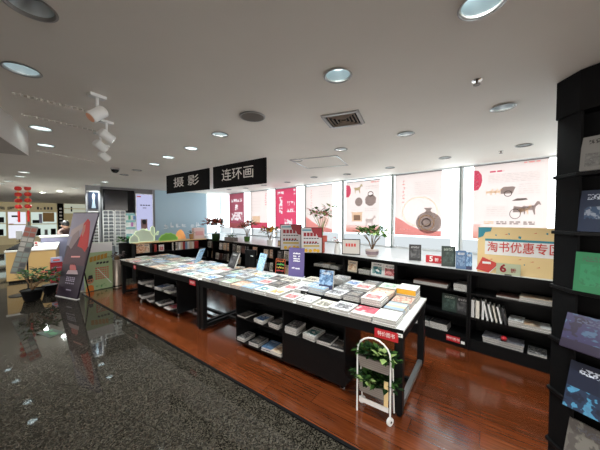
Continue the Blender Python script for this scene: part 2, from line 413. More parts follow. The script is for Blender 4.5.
OFL = ['unlit downlight at the near corner by the chains','dimly lit downlight close to the tall black bookcase','dimly lit downlight beyond the square air vent','dimly lit downlight behind the ceiling access panel','dimly lit downlight above the horse artefacts poster',
 'dimly lit downlight above the round bronze flask poster','unlit downlight above the carriage poster','unlit downlight above the red wave poster','unlit downlight above the horse artefacts poster edge','unlit downlight above the bright pink poster',
 'unlit downlight above the white poster with pink foot','unlit downlight above the dusty pink poster','unlit downlight above the corner window','unlit small downlight above the lavender model poster','unlit small downlight beside the black camera dome','unlit downlight near the ceiling access panel']
for i, ((u, v), p) in enumerate(zip(ON+OFF, HOLES)):
    on = i < len(ON)
    near = p.length < 11
    if (u, v) in DIM: on = 2
    downlight(p, on, (ONL+OFL)[i], POWER.get((u, v), SPOT_W if p.length < 11 else (110 if p.length < 13 else 420)), 115 if near else 165)

p = at_z(252.5, 116, CEIL)
t = thing('ceiling_speaker', 'round grey speaker grille in the ceiling beside the vent', 'speaker', (p.x, p.y, CEIL))
MB().lathe([(.098,0),(.112,-.004),(.106,-.012),(.098,-.012)], 32).build('rim', M['trim_ring'], t, smooth=True)
MB().lathe([(.0001,-.018),(.05,-.017),(.096,-.012)], 32, cap=False).build('grille', mat('brown speaker mesh', (.15,.13,.11), .7), t, smooth=True)
p = at_z(343.5, 119.5, CEIL)
t = thing('air_vent', 'square ceiling air vent with nested louvres', 'vent', (p.x, p.y, CEIL), G_ROT)
fr = MB()
for a, b, z in ((.165,.135,-.012),):
    for q in range(4): fr.prism([(-a,0),(a,0),(b,z),(-b,z)], -a, -b, M=Matrix.Rotation(q*math.pi/2, 4, 'Z'))
fr.build('vent_frame', M['trim_ring'], t)
MB().box(-.135,.135,-.135,.135,-.002,0).build('duct_back', M['dark'], t)
for j, a in enumerate((.118,.088,.058,.028)):
    mb = MB()
    for q in range(4): mb.prism([(-a,-.003),(a,-.003),(a-.016,-.014),(-a+.016,-.014)], -a, -a+.006, M=Matrix.Rotation(q*math.pi/2, 4, 'Z'))
    mb.build('louvre', mat('dull bronze louvre', (.24,.17,.12), .5), t)
p = at_z(320.5, 162.5, CEIL)
t = thing('access_panel', 'square access panel outline in the ceiling before the posters', 'panel', (p.x, p.y, CEIL), G_ROT)
MB().box(-.35,.35,-.35,.35,-.004,0).build('hatch', M['ceil'], t)
mb = MB()
for q in range(4): mb.box(-.375,.375,-.375,-.352,-.008,0, M=Matrix.Rotation(q*math.pi/2, 4, 'Z'))
mb.build('panel_frame', M['trim_ring'], t)
for (u, v, s, lab) in ((477,80,1.0,'bronze fire sprinkler hanging near the lit corner downlight'),(501,151,1.0,'small fire sprinkler before the carriage poster'),(339.5,181,1.0,'small fire sprinkler before the wave poster')):
    p = at_z(u, v, CEIL)
    t = thing('sprinkler', lab, 'sprinkler', (p.x, p.y, CEIL), 0, 'ceiling sprinklers')
    MB().lathe([(.030,0),(.030,-.004),(.012,-.008)], 16).build('escutcheon', M['chrome'], t, smooth=True)
    MB().lathe([(.008,-.006),(.006,-.026),(.020,-.028),(.020,-.031)], 12).build('nozzle', mat('dark bronze', (.10,.07,.05), .4, .6), t)
p = at_z(115, 168, CEIL)
t = thing('camera_dome', 'black security camera dome on the ceiling before the television', 'camera', (p.x, p.y, CEIL))
MB().lathe([(.07,0),(.07,-.03)], 20).build('mount', M['trim_ring'], t)
MB().lathe([(.062,-.03),(.055,-.06),(.03,-.085),(.001,-.09)], 20).build('dome', M['screen'], t, smooth=True)

# track spotlights
def spotlight(u, v, yaw, pitch, on, label):
    p = at_z(u, v, CEIL)
    t = thing('spotlight', label, 'spotlight', (p.x, p.y, CEIL), yaw, 'white spotlights in a row')
    MB().box(-.028,.028,-.05,.05,-.022,0).build('mount', M['white_metal'], t, bevel=.003)
    MB().tube([(0,0,-.02),(0,0,-.11)], .011, 10).build('arm', M['white_metal'], t, smooth=True)
    h = MB().lathe([(.038,-.06),(.041,-.05),(.041,.05),(.028,.062),(.012,.066)], 20).build('lamp_head', M['white_metal'], t, loc=(0,0,-.135), rot=(pitch,0,0), smooth=True)
    MB().lathe([(.033,-.0615),(.032,-.057)], 20).build('lens', M['lens'] if on == 1 else mat('warm lens', (.8,.4,.25), .3), h)
spotlight(97, 95, R(150), R(48), 0, 'nearest white spotlight of the row, warm tinted lens')
spotlight(106, 121, R(-30), R(62), 1, 'second white spotlight of the row, lit toward the tables')
spotlight(100, 133, R(-20), R(55), 0, 'third white spotlight of the row')
spotlight(104, 145, R(-30), R(55), 0, 'farthest white spotlight of the row')
def chain(a, b, n, label):
    p, q = at_z(*a, CEIL-.045), at_z(*b, CEIL-.045)
    d = (q-p); s = Vector((-d.y, d.x, 0)).normalized()*.022
    pts = []
    for i in range(n+1):
        pts.append(p+d*(i/n)+(s if i % 2 else -s)+Vector((0,0,.010*(i % 2))))
    o = MB().tube(pts, .0075, 5).build('zigzag_chain', mat('grey chain', (.70,.66,.61), .6))
    tag(o, label, 'chain', 'zigzag chains under the ceiling')
chain((13,94),(92,113), 26, 'nearest zigzag chain strung under the ceiling toward the spotlights')
chain((22,115),(96,131.5), 26, 'second zigzag chain strung under the ceiling toward the spotlights')
chain((36,151),(94,162), 18, 'farthest zigzag chain strung under the ceiling toward the spotlights')

# hanging section signs
def hang_sign(u0, u1, Y, txt, label):
    x0, x1 = tx(u0, Y), tx(u1, Y); w = x1-x0
    t = thing('hanging_sign', label, 'sign', T((x0+x1)/2, Y, 2.10), T_ROT, 'black section signs hanging from the ceiling')
    MB().box(-w/2, w/2, -.012, .012, 0, .365).build('board', M['dark'], t, bevel=.002)
    for s in (-1, 1): MB().tube([(s*(w/2-.06),0,.36),(s*(w/2-.06),0,CEIL-2.10)], .0025, 6).build('wire', M['chrome'], t)
    text_part(txt, .205, mat('silver lettering', (.60,.58,.55), .4), t, (0,-.0135,.185), w=w*(.62 if len(txt) > 3 else .60))
hang_sign(167.5, 209.7, 2.67, '摄 影', 'black hanging sign for photography, farther of the pair')
hang_sign(214, 266.5, 2.67, '连环画', 'black hanging sign for picture storybooks, nearer of the pair')

# ---------------------------------------------------------------- books
CV = []
def cv(desc, *a, **k): CV.append((desc, cover_mat(desc+' cover', *a, **k)))
cv('white blue-pictured', (.82,.82,.81), (.05,.12,.35), (.30,.48,.66), 1, px=(.06,.94), py=(.10,.72))
cv('white rose-pictured', (.82,.78,.76), (.48,.09,.11), (.72,.38,.34), 2)
cv('pale green', (.55,.66,.55), (.12,.26,.20), (.60,.62,.42), 3)
cv('ivory line-drawn', (.78,.74,.66), (.10,.09,.08), (.40,.35,.27), 4, scale=6)
cv('sky blue', (.24,.40,.58), (.66,.70,.74), (.06,.16,.36), 5)
cv('grey photographic', (.30,.30,.31), (.03,.03,.035), (.66,.64,.62), 6, px=(.03,.97), py=(.08,.94), scale=5)
cv('white orange-pictured', (.82,.80,.77), (.62,.20,.03), (.66,.48,.16), 7)
cv('charcoal', (.035,.035,.04), (.28,.25,.22), (.10,.10,.12), 8, title=(.8,.8,.8))
cv('white black-titled', (.84,.84,.83), (.45,.45,.45), (.16,.17,.19), 9, title=(.01,.01,.01), py=(.12,.5))
cv('peach', (.66,.40,.27), (.70,.64,.54), (.36,.12,.07), 10)
cv('light grey dark-pictured', (.66,.66,.68), (.05,.05,.06), (.30,.27,.30), 11, scale=5)
cv('white teal-pictured', (.82,.83,.82), (.02,.18,.21), (.36,.52,.46), 12)
CVM = dict(CV)
SPECIAL = {
 'red and white': cover_mat('red white cover', (.72,.62,.60), (.50,.05,.09), (.62,.10,.14), 21, px=(0,1), py=(.30,1.0)),
 'rainbow striped': None,
 'faded rose art': cover_mat('rose art cover', (.66,.50,.44), (.45,.22,.18), (.72,.62,.52), 23, px=(.03,.97), py=(.03,.97)),
 'yellow': cover_mat('yellow cover', (.78,.42,.02), (.35,.18,.01), (.80,.55,.10), 24),
 'blank white': cover_mat('blank cover', (.84,.84,.83), (.72,.72,.72), (.58,.58,.59), 25),
 'black': cover_mat('black cover', (.015,.015,.017), (.05,.05,.055), (.10,.10,.10), 26, title=(.4,.4,.4)),
 'night blue starry': cover_mat('starry cover', (.02,.03,.10), (.10,.22,.42), (.35,.55,.75), 27, px=(0,1), py=(.2,1), scale=4, title=(.7,.75,.8)),
 'blue': cover_mat('blue cover', (.08,.17,.33), (.20,.32,.50), (.05,.1,.2), 28, title=(.7,.7,.7)),
 'bright blue': cover_mat('bright blue cover', (.16,.42,.72), (.50,.72,.88), (.06,.2,.45), 29, px=(.02,.98), py=(.02,.98), scale=7),
 'dark green': cover_mat('dark green cover', (.012,.030,.024), (.03,.06,.05), (.06,.10,.08), 30, title=(.35,.4,.35)),
 'brown': cover_mat('brown cover', (.09,.035,.025), (.12,.05,.04), (.15,.08,.06), 31),
 'red': cover_mat('red cover', (.40,.03,.03), (.55,.2,.15), (.3,.02,.02), 32, title=(.8,.7,.6)),
 'green': cover_mat('green cover', (.014,.14,.055), (.02,.17,.072), (.014,.11,.045), 33, title=(.05,.08,.05)),
 'grey patterned': cover_mat('grey patterned cover', (.10,.10,.12), (.30,.30,.34), (.02,.02,.03), 34, px=(0,1), py=(0,1), scale=9),
 'cream': cover_mat('cream cover', (.72,.60,.46), (.60,.34,.2), (.8,.7,.55), 35),
}
def rainbow():
    m, nt, b = nodes('rainbow cover')
    tc = nt.nodes.new('ShaderNodeTexCoord'); sp = nt.nodes.new('ShaderNodeSeparateXYZ'); nt.links.new(tc.outputs['Generated'], sp.inputs[0])
    nt.links.new(ramp(nt, sp.outputs[1], [(0,(.30,.36,.42)),(.25,(.20,.34,.50)),(.40,(.62,.55,.30)),(.52,(.70,.35,.25)),(.62,(.72,.62,.58)),(.8,(.34,.44,.52))]), b.inputs['Base Color'])
    b.inputs['Roughness'].default_value = .3
    return m
SPECIAL['rainbow striped'] = rainbow()
BOOKM = {}
def book_meshes(w, h, t, cm, soft):
    key = (round(w,3), round(h,3), round(t,3), cm.name, soft)
    if key not in BOOKM:
        c, o = (.0012, 0.0) if soft else (.0025, .003)
        mb = MB().box(-w/2, w/2, -h/2, h/2, 0, c).box(-w/2, w/2, -h/2, h/2, t-c, t).box(-w/2, -w/2+c, -h/2, h/2, c, t-c)
        pg = MB().box(-w/2+c, w/2-o-.001, -h/2+o+.001, h/2-o-.001, c, t-c)
        BOOKM[key] = (mb.mesh('book', cm), pg.mesh('page_block', M['pages']))
    return BOOKM[key]
def book(loc, rot, w, h, t, cm, label, group, name='book', soft=True, cat='book'):
    a, b = book_meshes(w, h, t, cm, soft)
    o = bpy.data.objects.new(name, a); COL.objects.link(o); o.location = loc; o.rotation_euler = rot
    tag(o, label, cat, group)
    c = bpy.data.objects.new('page_block', b); COL.objects.link(c); c.parent = o
    return o
ORD = 'first second third fourth fifth sixth seventh eighth ninth tenth eleventh twelfth thirteenth fourteenth fifteenth'.split()
LAY = {1: ['only book'], 2: ['upper book','lower book'], 3: ['top book','middle book','bottom book'], 4: ['top book','second book','third book','bottom book']}

# ---------------------------------------------------------------- tables and the cabinets under them
TAB_Y0, TAB_Y1, TAB_Z = 2.065, 3.03, 0.735
def make_table(X0, X1, label):
    L = X1-X0; D = TAB_Y1-TAB_Y0
    t = thing('book_table', label, 'table', T((X0+X1)/2, TAB_Y0, .008), T_ROT, 'long book tables')
    h = TAB_Z-.008
    MB().box(-L/2, L/2, 0, D, h-.022, h).build('tabletop', M['white'], t, bevel=.003)
    ap = MB().box(-L/2+.004, L/2-.004, .004, .03, h-.095, h-.022).box(-L/2+.004, L/2-.004, D-.03, D-.004, h-.095, h-.022)
    ap.box(-L/2+.004, -L/2+.03, .03, D-.03, h-.095, h-.022).box(L/2-.03, L/2-.004, .03, D-.03, h-.095, h-.022)
    ap.build('apron', M['black'], t)
    MB().box(-L/2, L/2, -.004, 0, h-.026, h-.001).build('edge_strip', M['black'], t)
    for sx in (-1, 1):
        for y in (.015, D-.08):
            lg = MB().box(-.0325,.0325,0,.065,.03,h-.09).build('leg', M['black_metal'], t, loc=(sx*(L/2-.04), y, 0), bevel=.003)
            MB().lathe([(.018,.0),(.018,.03)], 12).build('foot', M['dark'], lg, loc=(0,.0325,0))
        MB().box(sx*(L/2-.04)-.022, sx*(L/2-.04)+.022, .08, D-.08, .03, .075).build('end_rail', M['steel'] if sx > 0 and X1 > -1 else M['black_metal'], t, bevel=.003)  # one end rail in lighter grey: window light put into its colour
    MB().box(-L/2+.06, L/2-.06, D*.5-.02, D*.5+.02, .035, .075).build('long_rail', M['black_metal'], t)
    return t
NEAR = (-3.27, -.498); FAR = (-6.09, -3.285)
make_table(*NEAR, 'long black table with white top full of books beside the plant stand')
make_table(*FAR, 'farther long black table covered in magazines beside the low shelf')

def cabinet(X0, X1, Y0, D, zb, h, divs, closed, label, shelf=.5):
    w = X1-X0
    t = thing('display_cabinet', label, 'cabinet', T((X0+X1)/2, Y0, 0), T_ROT, 'low black cabinets under the tables')
    p = .018
    c = MB().box(-w/2, w/2, 0, D, zb, zb+p).box(-w/2, w/2, 0, D, h-p, h).box(-w/2, -w/2+p, 0, D, zb+p, h-p).box(w/2-p, w/2, 0, D, zb+p, h-p).box(-w/2+p, w/2-p, D-.012, D, zb+p, h-p)
    c.build('carcass', M['sheen'], t)
    xs = [-w/2]+[d-(X0+X1)/2 for d in divs]+[w/2]
    for d in xs[1:-1]: MB().box(d-p/2, d+p/2, .002, D-.012, zb+p, h-p).build('divider', M['black'], t)
    zm = zb+(h-zb)*shelf
    for i in range(len(xs)-1):
        MB().box(xs[i]+p, xs[i+1]-p, .01, D-.012, zm-p, zm).build('shelf', M['black'], t)
        if i in closed: MB().box(xs[i]+p/2+.002, xs[i+1]-p/2-.002, -.003, .009, zb+.002, zm-.002).build('door', M['sheen'], t)
    for x in (-w/2+.05, w/2-.05):
        for y in (.05, D-.05):
            lg = MB().lathe([(.022,.0),(.022,.012),(.010,.02),(.010,zb-.008)], 12).build('caster', M['chrome'], t, loc=(x, y, .008))
    return zb+p, zm
cn = (-2.52, -1.01); ddiv = tx(282, 2.09)
n_lo, n_hi = cabinet(*cn, 2.10, .36, .055, .625, [ddiv], {1}, 'black cabinet under the nearer table with one closed door', .56)
cf = (-5.38, -3.93); fdiv = tx(153, 2.10)
f_lo, f_hi = cabinet(*cf, 2.10, .36, .075, .625, [fdiv, tx(166, 2.10)+.06] if 0 else [fdiv], set(), 'black open cabinet under the farther table holding magazines', .52)
def flat_stack(fr, X, Y, z, n, w, h, t, cms, lab, group, rz=0.0, name='book', soft=True):
    """books lying flat, one on the other; the lowest rests at z"""
    pos = LAY.get(n) or ['top book']+['%s book down' % ORD[i] for i in range(1, n-1)]+['bottom book']
    for i in range(n):
        d = pos[n-1-i]
        a = random.uniform(-.03, .03) if n > 1 else 0
        tt = t[i % len(t)] if isinstance(t, (list, tuple)) else t
        cdesc, cm = cms[i % len(cms)]
        base = T_ROT if fr is T else W_ROT
        book(fr(X+random.uniform(-.004,.004), Y+random.uniform(-.004,.004), z), (0,0,base+rz+a), w, h, tt, cm,
             (cdesc+' '+d+' '+lab) if n > 1 else (cdesc+' book '+lab), group, name, soft)
        z += tt+.0004
    return z
G = 'books in the cabinet under the nearer table'  # dark covers put the cabinet's shade into the book colours
def sp(*names): return [(n, SPECIAL[n] if n in SPECIAL else CVM[n]) for n in names]
for u, z, n, names, lab in (
    (241.5, n_hi, 1, ('charcoal',), 'lying at the upper shelf end near the table gap'),
    (259, n_hi, 2, ('charcoal','white blue-pictured'), 'of second stack on upper shelf near the table gap'),
    (274, n_hi, 3, ('charcoal','black','charcoal'), 'of stack left of the upper shelf divider'),
    (291, n_hi, 4, ('charcoal','grey photographic','charcoal','grey photographic'), 'of tall stack just past the upper shelf divider'),
    (310, n_hi, 3, ('charcoal','charcoal','white teal-pictured'), 'of stack above the closed cabinet door'),
    (324, n_hi, 2, ('charcoal','black'), 'of flat stack toward the plant stand, upper shelf'),
    (337, n_hi, 1, ('charcoal',), 'lying nearest the plant stand, upper shelf'),
    (240, n_lo, 2, ('charcoal','grey photographic'), 'of loose pair on lower shelf nearest the gap'),
    (253, n_lo, 2, ('grey patterned','charcoal'), 'of second stack on the lower shelf'),
    (266, n_lo, 2, ('charcoal','blue'), 'of third stack on the lower shelf'),
    (276, n_lo, 2, ('charcoal','cream'), 'of stack by the lower shelf divider')):
    flat_stack(T, tx(u, 2.12), 2.20, z, n, .15, .19, (.018,.022,.015), sp(*names), lab, G, R(random.uniform(-4,4)))
G = 'magazines in the cabinet under the farther table'  # covers kept dark here too, in place of cabinet shade
for u, z, n, names, lab in (
    (140.5, f_hi, 3, ('grey photographic','charcoal','grey photographic'), 'of stack at upper shelf end by the entrance'),
    (148.5, f_hi, 2, ('charcoal','grey photographic'), 'of stack left of the upper divider, farther cabinet'),
    (158, f_hi, 3, ('charcoal','sky blue','white blue-pictured'), 'of stack right of the upper divider, farther cabinet'),
    (167, f_hi, 2, ('charcoal','light grey dark-pictured'), 'of stack by the gap side, upper shelf, farther cabinet'),
    (141, f_lo, 3, ('charcoal','sky blue','grey photographic'), 'of stack at lower shelf end by the entrance'),
    (149, f_lo, 2, ('grey photographic','charcoal'), 'of stack left of the lower divider, farther cabinet'),
    (158, f_lo, 2, ('charcoal','grey photographic'), 'of stack right of the lower divider, farther cabinet'),
    (167, f_lo, 1, ('red and white',), 'lying by the gap side on the farther cabinet lower shelf')):
    flat_stack(T, tx(u, 2.12), 2.21, z, n, .19, .24, (.014,.02,.012), sp(*names), lab.replace('book','magazine'), G, R(random.uniform(-8,8)), 'magazine')

# near table piles: columns counted from the plant stand end
ROWS = ['front row','second row','third row','back row']
RY = [2.170, 2.42, 2.655, 2.885]
riser = MB().box(tx(305,2.4), -.76, 2.315, 2.52+.48, 0, .055).build('riser_board', M['black'], loc=(0,0,TAB_Z), rz=T_ROT)
tag(riser, 'low black riser board under the inner book rows of the nearer table', 'riser')
RX0 = tx(305, 2.4)
skip = {(c, 3) for c in (0, 7, 8, 9, 10, 11)} | {(4, 2)}
GN = 'book piles on the nearer table'
for c in range(13):
    X = -.650-.204*c
    for r in range(4):
        if (c, r) in skip: continue
        z = TAB_Z + (.0552 if (r > 0 and RX0+.09 < X < -.82) else 0)
        n = 2 if r == 0 else (3 if (c*7+r*3) % 3 else 2)
        if c < 1: n = 3
        d, cm = CV[(c*5+r*7+(c*r) % 3) % len(CV)]
        if (c, r) == (0,0): d, cm = 'blank white', SPECIAL['blank white']
        if (c, r) == (0,1): d, cm = 'rainbow striped', SPECIAL['rainbow striped']
        if (c, r) == (0,2): d, cm = 'faded rose art', SPECIAL['faded rose art']
        if (c, r) == (1,0): d, cm = 'red and white', SPECIAL['red and white']
        w, h = random.choice([(.185,.215),(.19,.222),(.17,.21)])
        tk = random.choice([.016,.02,.024])
        flat_stack(T, X, RY[r], z, n, w, h, tk, [(d, cm)], 'of %s pile from plant stand end, %s' % (ORD[c], ROWS[r]), GN)
# far table magazines: columns counted from the table gap
GF = 'magazines spread on the farther table'
for c in range(13):
    X = FAR[1]-.12-.208*c
    for r in range(4):
        if (c, r) in ((4, 2),): continue
        d, cm = CV[(c*7+r*5+3+(c*c) % 4) % len(CV)]
        n = 2 if (c+r) % 4 else 1
        flat_stack(T, X, RY[r]-.005, TAB_Z, n, random.choice([.18,.19,.195]), random.choice([.21,.22,.225]), random.choice([.010,.014,.02]), [(d, cm)],
                   ('of %s farther-table pile from the gap, %s' if n > 1 else 'alone in %s farther-table place from the gap, %s') % (ORD[c], ROWS[r]), GF, R(random.uniform(-5,5)), 'magazine')
# box stack at the back corner
z = flat_stack(T, -.650, 2.885, TAB_Z, 3, .19, .225, .024, sp('cream','blank white','blank white'), 'under the yellow banded set at the back corner', 'boxed set stack')
o = book(T(-.650, 2.885, z), (0,0,T_ROT), .19, .225, .062, SPECIAL['blank white'], 'thick white boxed book with yellow front on the back corner stack', 'boxed set stack', soft=False)
MB().box(-.094,.094,-.1145,-.1125,.006,.056).build('yellow_band', SPECIAL['yellow'], o)

# standing display books on the tables
def stand_book(u, v, Z, w, h, t, cm, lean, turn, label, name='display_book', easel=True):
    p = at_z(u, v, Z)
    o = thing(name, label, 'book', (p.x, p.y, Z), T_ROT+turn, 'books stood up for display on the tables')
    a = MB().box(-w/2, w/2, -h/2, h/2, 0, t).build('cover', cm, o, loc=(0, .004, h/2*math.cos(lean)+.004), rot=(R(90)-lean, 0, 0))
    MB().box(-w/2+.002, w/2+.001, -h/2+.002, h/2+.001, .002, t-.002).build('page_block', M['pages'], a)
    e = MB().tube([(-.03, h*math.sin(lean)*.5+.01, h*.5), (-.03, h*.32+.02, .003), (.03, h*.32+.02, .003), (.03, h*math.sin(lean)*.5+.01, h*.5)], .003, 6)
    e.build('wire_easel', M['black_metal'], o)
    return o
PZ = TAB_Z+.045
stand_book(200, 262.5, PZ, .20, .27, .012, SPECIAL['bright blue'], R(24), R(-62), 'thin blue magazine stood up on an easel on the farther table')
stand_book(234.5, 268, PZ, .24, .26, .028, SPECIAL['black'], R(22), R(-14), 'thick dark book stood up tilted near the table gap')
stand_book(262, 270.5, PZ, .19, .27, .015, SPECIAL['bright blue'], R(18), R(-14), 'bright blue patterned book stood up beside the neon chalkboard')
stand_book(279, 259, TAB_Z+.15, .15, .16, .03, SPECIAL['dark green'], R(5), R(-10), 'dark green book stood up behind the neon chalkboard') if 0 else None
stand_book(327, 288.5, TAB_Z+.085, .165, .20, .03, SPECIAL['night blue starry'], R(10), R(6), 'dark blue illustrated book stood up among the piles')
# purple sign
p = at_z(296, 275.5, TAB_Z+.02)
t = thing('purple_sign', 'purple sign with white lines stood up at the table back', 'sign', (p.x, p.y, TAB_Z), T_ROT+R(12))
MB().box(-.125,.125,-.004,.004,.006,.43).build('card', M['purple'], t, rot=(R(-4),0,0))
MB().box(-.125,.125,-.03,.06,0,.006).build('foot', mat('clear acrylic', (.6,.6,.65), .1), t)
ln = MB()
for z, a, b in ((.335,-.055,.06),(.295,-.05,-.01),(.295,.03,.05),(.258,-.05,.05),(.225,-.05,.055),(.12,-.07,-.03),(.115,-.01,.06)):
    x = a
    while x < b:
        s = random.uniform(.008,.016); ln.box(x, x+s, -.0055, -.0045, z, z+.014+random.uniform(0,.008)); x += s+.005
ln.build('lettering', M['white_ink'], t, rot=(R(-4),0,0))
# neon chalkboard
p = at_z(280, 272.5, TAB_Z+.02)
t = thing('chalkboard_sign', 'small black board with neon orange and green writing', 'sign', (p.x, p.y, TAB_Z), T_ROT+R(10))
MB().box(-.085,.085,0,.012,0,.23).build('board', M['dark'], t, rot=(R(-6),0,0))
cols = [(.9,.25,.05),(.2,.8,.2),(.9,.6,.1),(.8,.1,.1)]
for i, z in enumerate((.185,.135,.085,.04)):
    mb = MB(); x = -.065
    while x < .06:
        s = random.uniform(.010,.022); mb.tube([(x,-.002,z),(x+s*.5,-.002,z+random.uniform(.012,.03)),(x+s,-.002,z+random.uniform(-.004,.01))], .0028, 5); x += s+.006
    mb.build('writing', mat('neon chalk %d' % i, cols[i], .6), t, rot=(R(-6),0,0))
MB().box(-.085,-.079,-.002,.0,0,.23).box(.079,.085,-.002,.0,0,.23).box(-.079,.079,-.002,0,.224,.23).build('board_edge', mat('orange rim', (.6,.12,.04), .5), t, rot=(R(-6),0,0))
# black file box behind it
p = at_z(279, 262, TAB_Z+.02)
t = thing('black_folder', 'tall black folder box stood up behind the neon board', 'box', T(TX.dot(p), 2.985, TAB_Z), T_ROT+R(8))
MB().box(-.10,.10,-.03,.03,0,.33).build('sleeve', M['dark'], t, bevel=.003)
MB().box(.02,.075,-.032,-.030,.23,.238).build('spine_label', M['white_ink'], t)
MB().box(-.002,.002,-.0315,-.0305,.01,.32).build('seam', M['black_metal'], t)

# small red price tags on the table fronts
def red_tag(X, w, h, txt, label):
    t = thing('red_label', label, 'label', T(X, TAB_Y0-.002, TAB_Z-.035-h), T_ROT, 'red labels on the table edges')
    MB().box(-w/2, w/2, -.004, 0, 0, h).build('plate', M['red'], t)
    text_part(txt, h*.55, M['white_ink'], t, (0,-.0045,h/2), w=w*.72, extrude=.0003)
red_tag(tx(387.5, TAB_Y0), .19, .075, '特价图书', 'red label with white characters above the plant stand')
red_tag(tx(193, TAB_Y0-.01)-.05, .15, .07, '特价图书', 'red label at the gap end of the farther table')
red_tag(tx(134, TAB_Y0), .10, .07, '特价', 'small red label at the entrance end of the farther table')
p = T(-.525, TAB_Y0, TAB_Z-.06)
t = thing('price_tag', 'tiny white price tag beside the red label', 'label', p, T_ROT)
MB().box(-.022,.022,-.006,-.002,0,.028).build('card', M['paper'], t)
MB().box(-.012,.012,-.0068,-.006,.010,.016).build('print', M['black_ink'], t)

# ---------------------------------------------------------------- plant stand
def leaves(mb, c, n, rad, size, flat=.7, mats=1, up=.2):
    for i in range(n):
        a = random.uniform(0, 2*math.pi); e = random.uniform(-.25, 1.0); rr = rad*random.uniform(.35, 1)
        p = Vector(c)+Vector((math.cos(a)*rr*math.cos(e), math.sin(a)*rr*math.cos(e)*flat, rr*math.sin(e)*.8+up*size))
        d = Vector((math.cos(a), math.sin(a), random.uniform(-.6,.9))).normalized()
        s = d.cross(Vector((0,0,1))).normalized(); nrm = s.cross(d)
        L = size*random.uniform(.7,1.3); w = L*.32
        vs = [p, p+d*L*.4+s*w+nrm*w*.25, p+d*L, p+d*L*.4-s*w+nrm*w*.25, p+d*L*.5]
        mb.add(vs, [(0,1,4),(1,2,4),(2,3,4),(3,0,4)], random.randrange(mats))
    return mb
t = thing('plant_stand', 'white wire plant stand with two leafy troughs at the table corner', 'plant stand', T(-.70, 2.00, .008), T_ROT)
wv = .135
for s_ in (0, 1):
    y = -.035+.12*s_
    pts = [(-wv, y, .03 if s_ else 0)]+[(-wv, y, .50-.0*s_)]+[(-wv*math.cos(q*math.pi/10), y, .515+.13*math.sin(q*math.pi/10)) for q in range(1, 10)]+[(wv, y, .50),(wv, y, .03)]
    if s_ == 0: MB().tube(pts, .007, 8).build('arched_frame', M['white_metal'], t, smooth=True)
for x in (-wv, wv): MB().tube([(x, .075, .03),(x, .02, .48)], .006, 8).build('back_leg', M['white_metal'], t, smooth=True)
def trough(z, lab):
    b = MB().prism([(-.115,z),(.115,z),(.130,z+.085),(-.130,z+.085)], -.028, .062).build('trough', M['wicker'], t)
    rb = MB()
    for q in range(5): rb.box(-.118-.003*q, .118+.003*q, -.031, -.028, z+.006+q*.016, z+.014+q*.016)
    rb.build('woven_band', mat('woven rib', (.27,.24,.215), .7), b)
    f = MB()
    for q in range(5): leaves(f, (-.10+.05*q, .015, z+.10), 46, .085, .055, .7, 3)
    f.build('foliage', [M['dark_leaf'], M['dark_leaf'], M['green_leaf']], t)
    return b
trough(.38, ''); trough(.17, '')
f = MB(); leaves(f, (.085, -.03, .50), 14, .05, .07, .6, 1); leaves(f, (-.06, -.055, .275), 12, .045, .06, .6, 1); f.build('pale_foliage', M['pale_leaf'], t, label='pale green leaves')
MB().box(.085,.118,-.032,-.029,.13,.33).build('cream_tag', M['cream'], t)
MB().box(-.12,.12,-.030,-.024,.085,.125).build('cross_plate', M['white_metal'], t)
for x in (-wv, wv):
    cs = MB().lathe([(.012,-.012),(.030,-.011),(.032,0),(.030,.011),(.012,.012)], 18).build('caster', M['white_metal'], t, loc=(x, -.035 if x > 0 else .075, .031), rot=(R(90),0,R(70)), smooth=True)
    MB().lathe([(.009,-.0135),(.009,.0135)], 12).build('hub', M['dark'], cs)

# ---------------------------------------------------------------- window shelf units
SD = .36
SH = [.147, .41, .705]
bxs = [1.18, .28, -.62, -1.52, -2.42, -3.32, -4.22, -5.12, -6.02, -6.92, -7.55]
UL = ['black shelf unit under the window behind the tall bookcase','black shelf unit below the yellow sale board','black shelf unit below the red half price sign','black shelf unit below the potted plant on the ledge','black shelf unit below the framed poster pair',
      'black shelf unit behind the purple sign','black shelf unit behind the neon chalkboard','black shelf unit behind the blue patterned book','black shelf unit fourth from the corner by the window','black shelf unit in the window corner']
def shelf_unit(X0, X1, label):
    w = X1-X0-.004; D = SD
    t = thing('shelf_unit', label, 'shelf unit', W((X0+X1)/2, SHELF_Y, .008), W_ROT, 'black shelf units along the window')
    b = MB(); p = .02; h = SHELF_Z-.045
    b.box(-w/2, -w/2+p, 0, D-.012, 0, h).box(w/2-p, w/2, 0, D-.012, 0, h).box(-w/2, w/2, D-.012, D, 0, h)
    b.build('carcass', M['black'], t)
    MB().box(-w/2+p, w/2-p, .012, D-.012, 0, SH[0]-.008).build('plinth', M['black'], t)
    for z in SH[1:]: MB().box(-w/2+p, w/2-p, .008, D-.012, z-.026, z-.008).build('shelf', M['sheen'], t)
    MB().box(-w/2+p, w/2-p, .0, D-.012, h-.018, h).build('top_board', M['black'], t)
for i in range(len(bxs)-1): shelf_unit(bxs[i+1], bxs[i], UL[i])
wt = MB().box(bxs[-1]-.02, bxs[0], SHELF_Y-.012, 3.965, SHELF_Z-.036, SHELF_Z).build('worktop', M['sill'], rz=W_ROT, bevel=.004)
tag(wt, 'long white ledge top over the black shelf units under the window', 'worktop')
MB().box(bxs[-1]-.02, bxs[0], SHELF_Y-.016, SHELF_Y-.0125, SHELF_Z-.036, SHELF_Z-.006).build('black_edging', M['black'], wt)

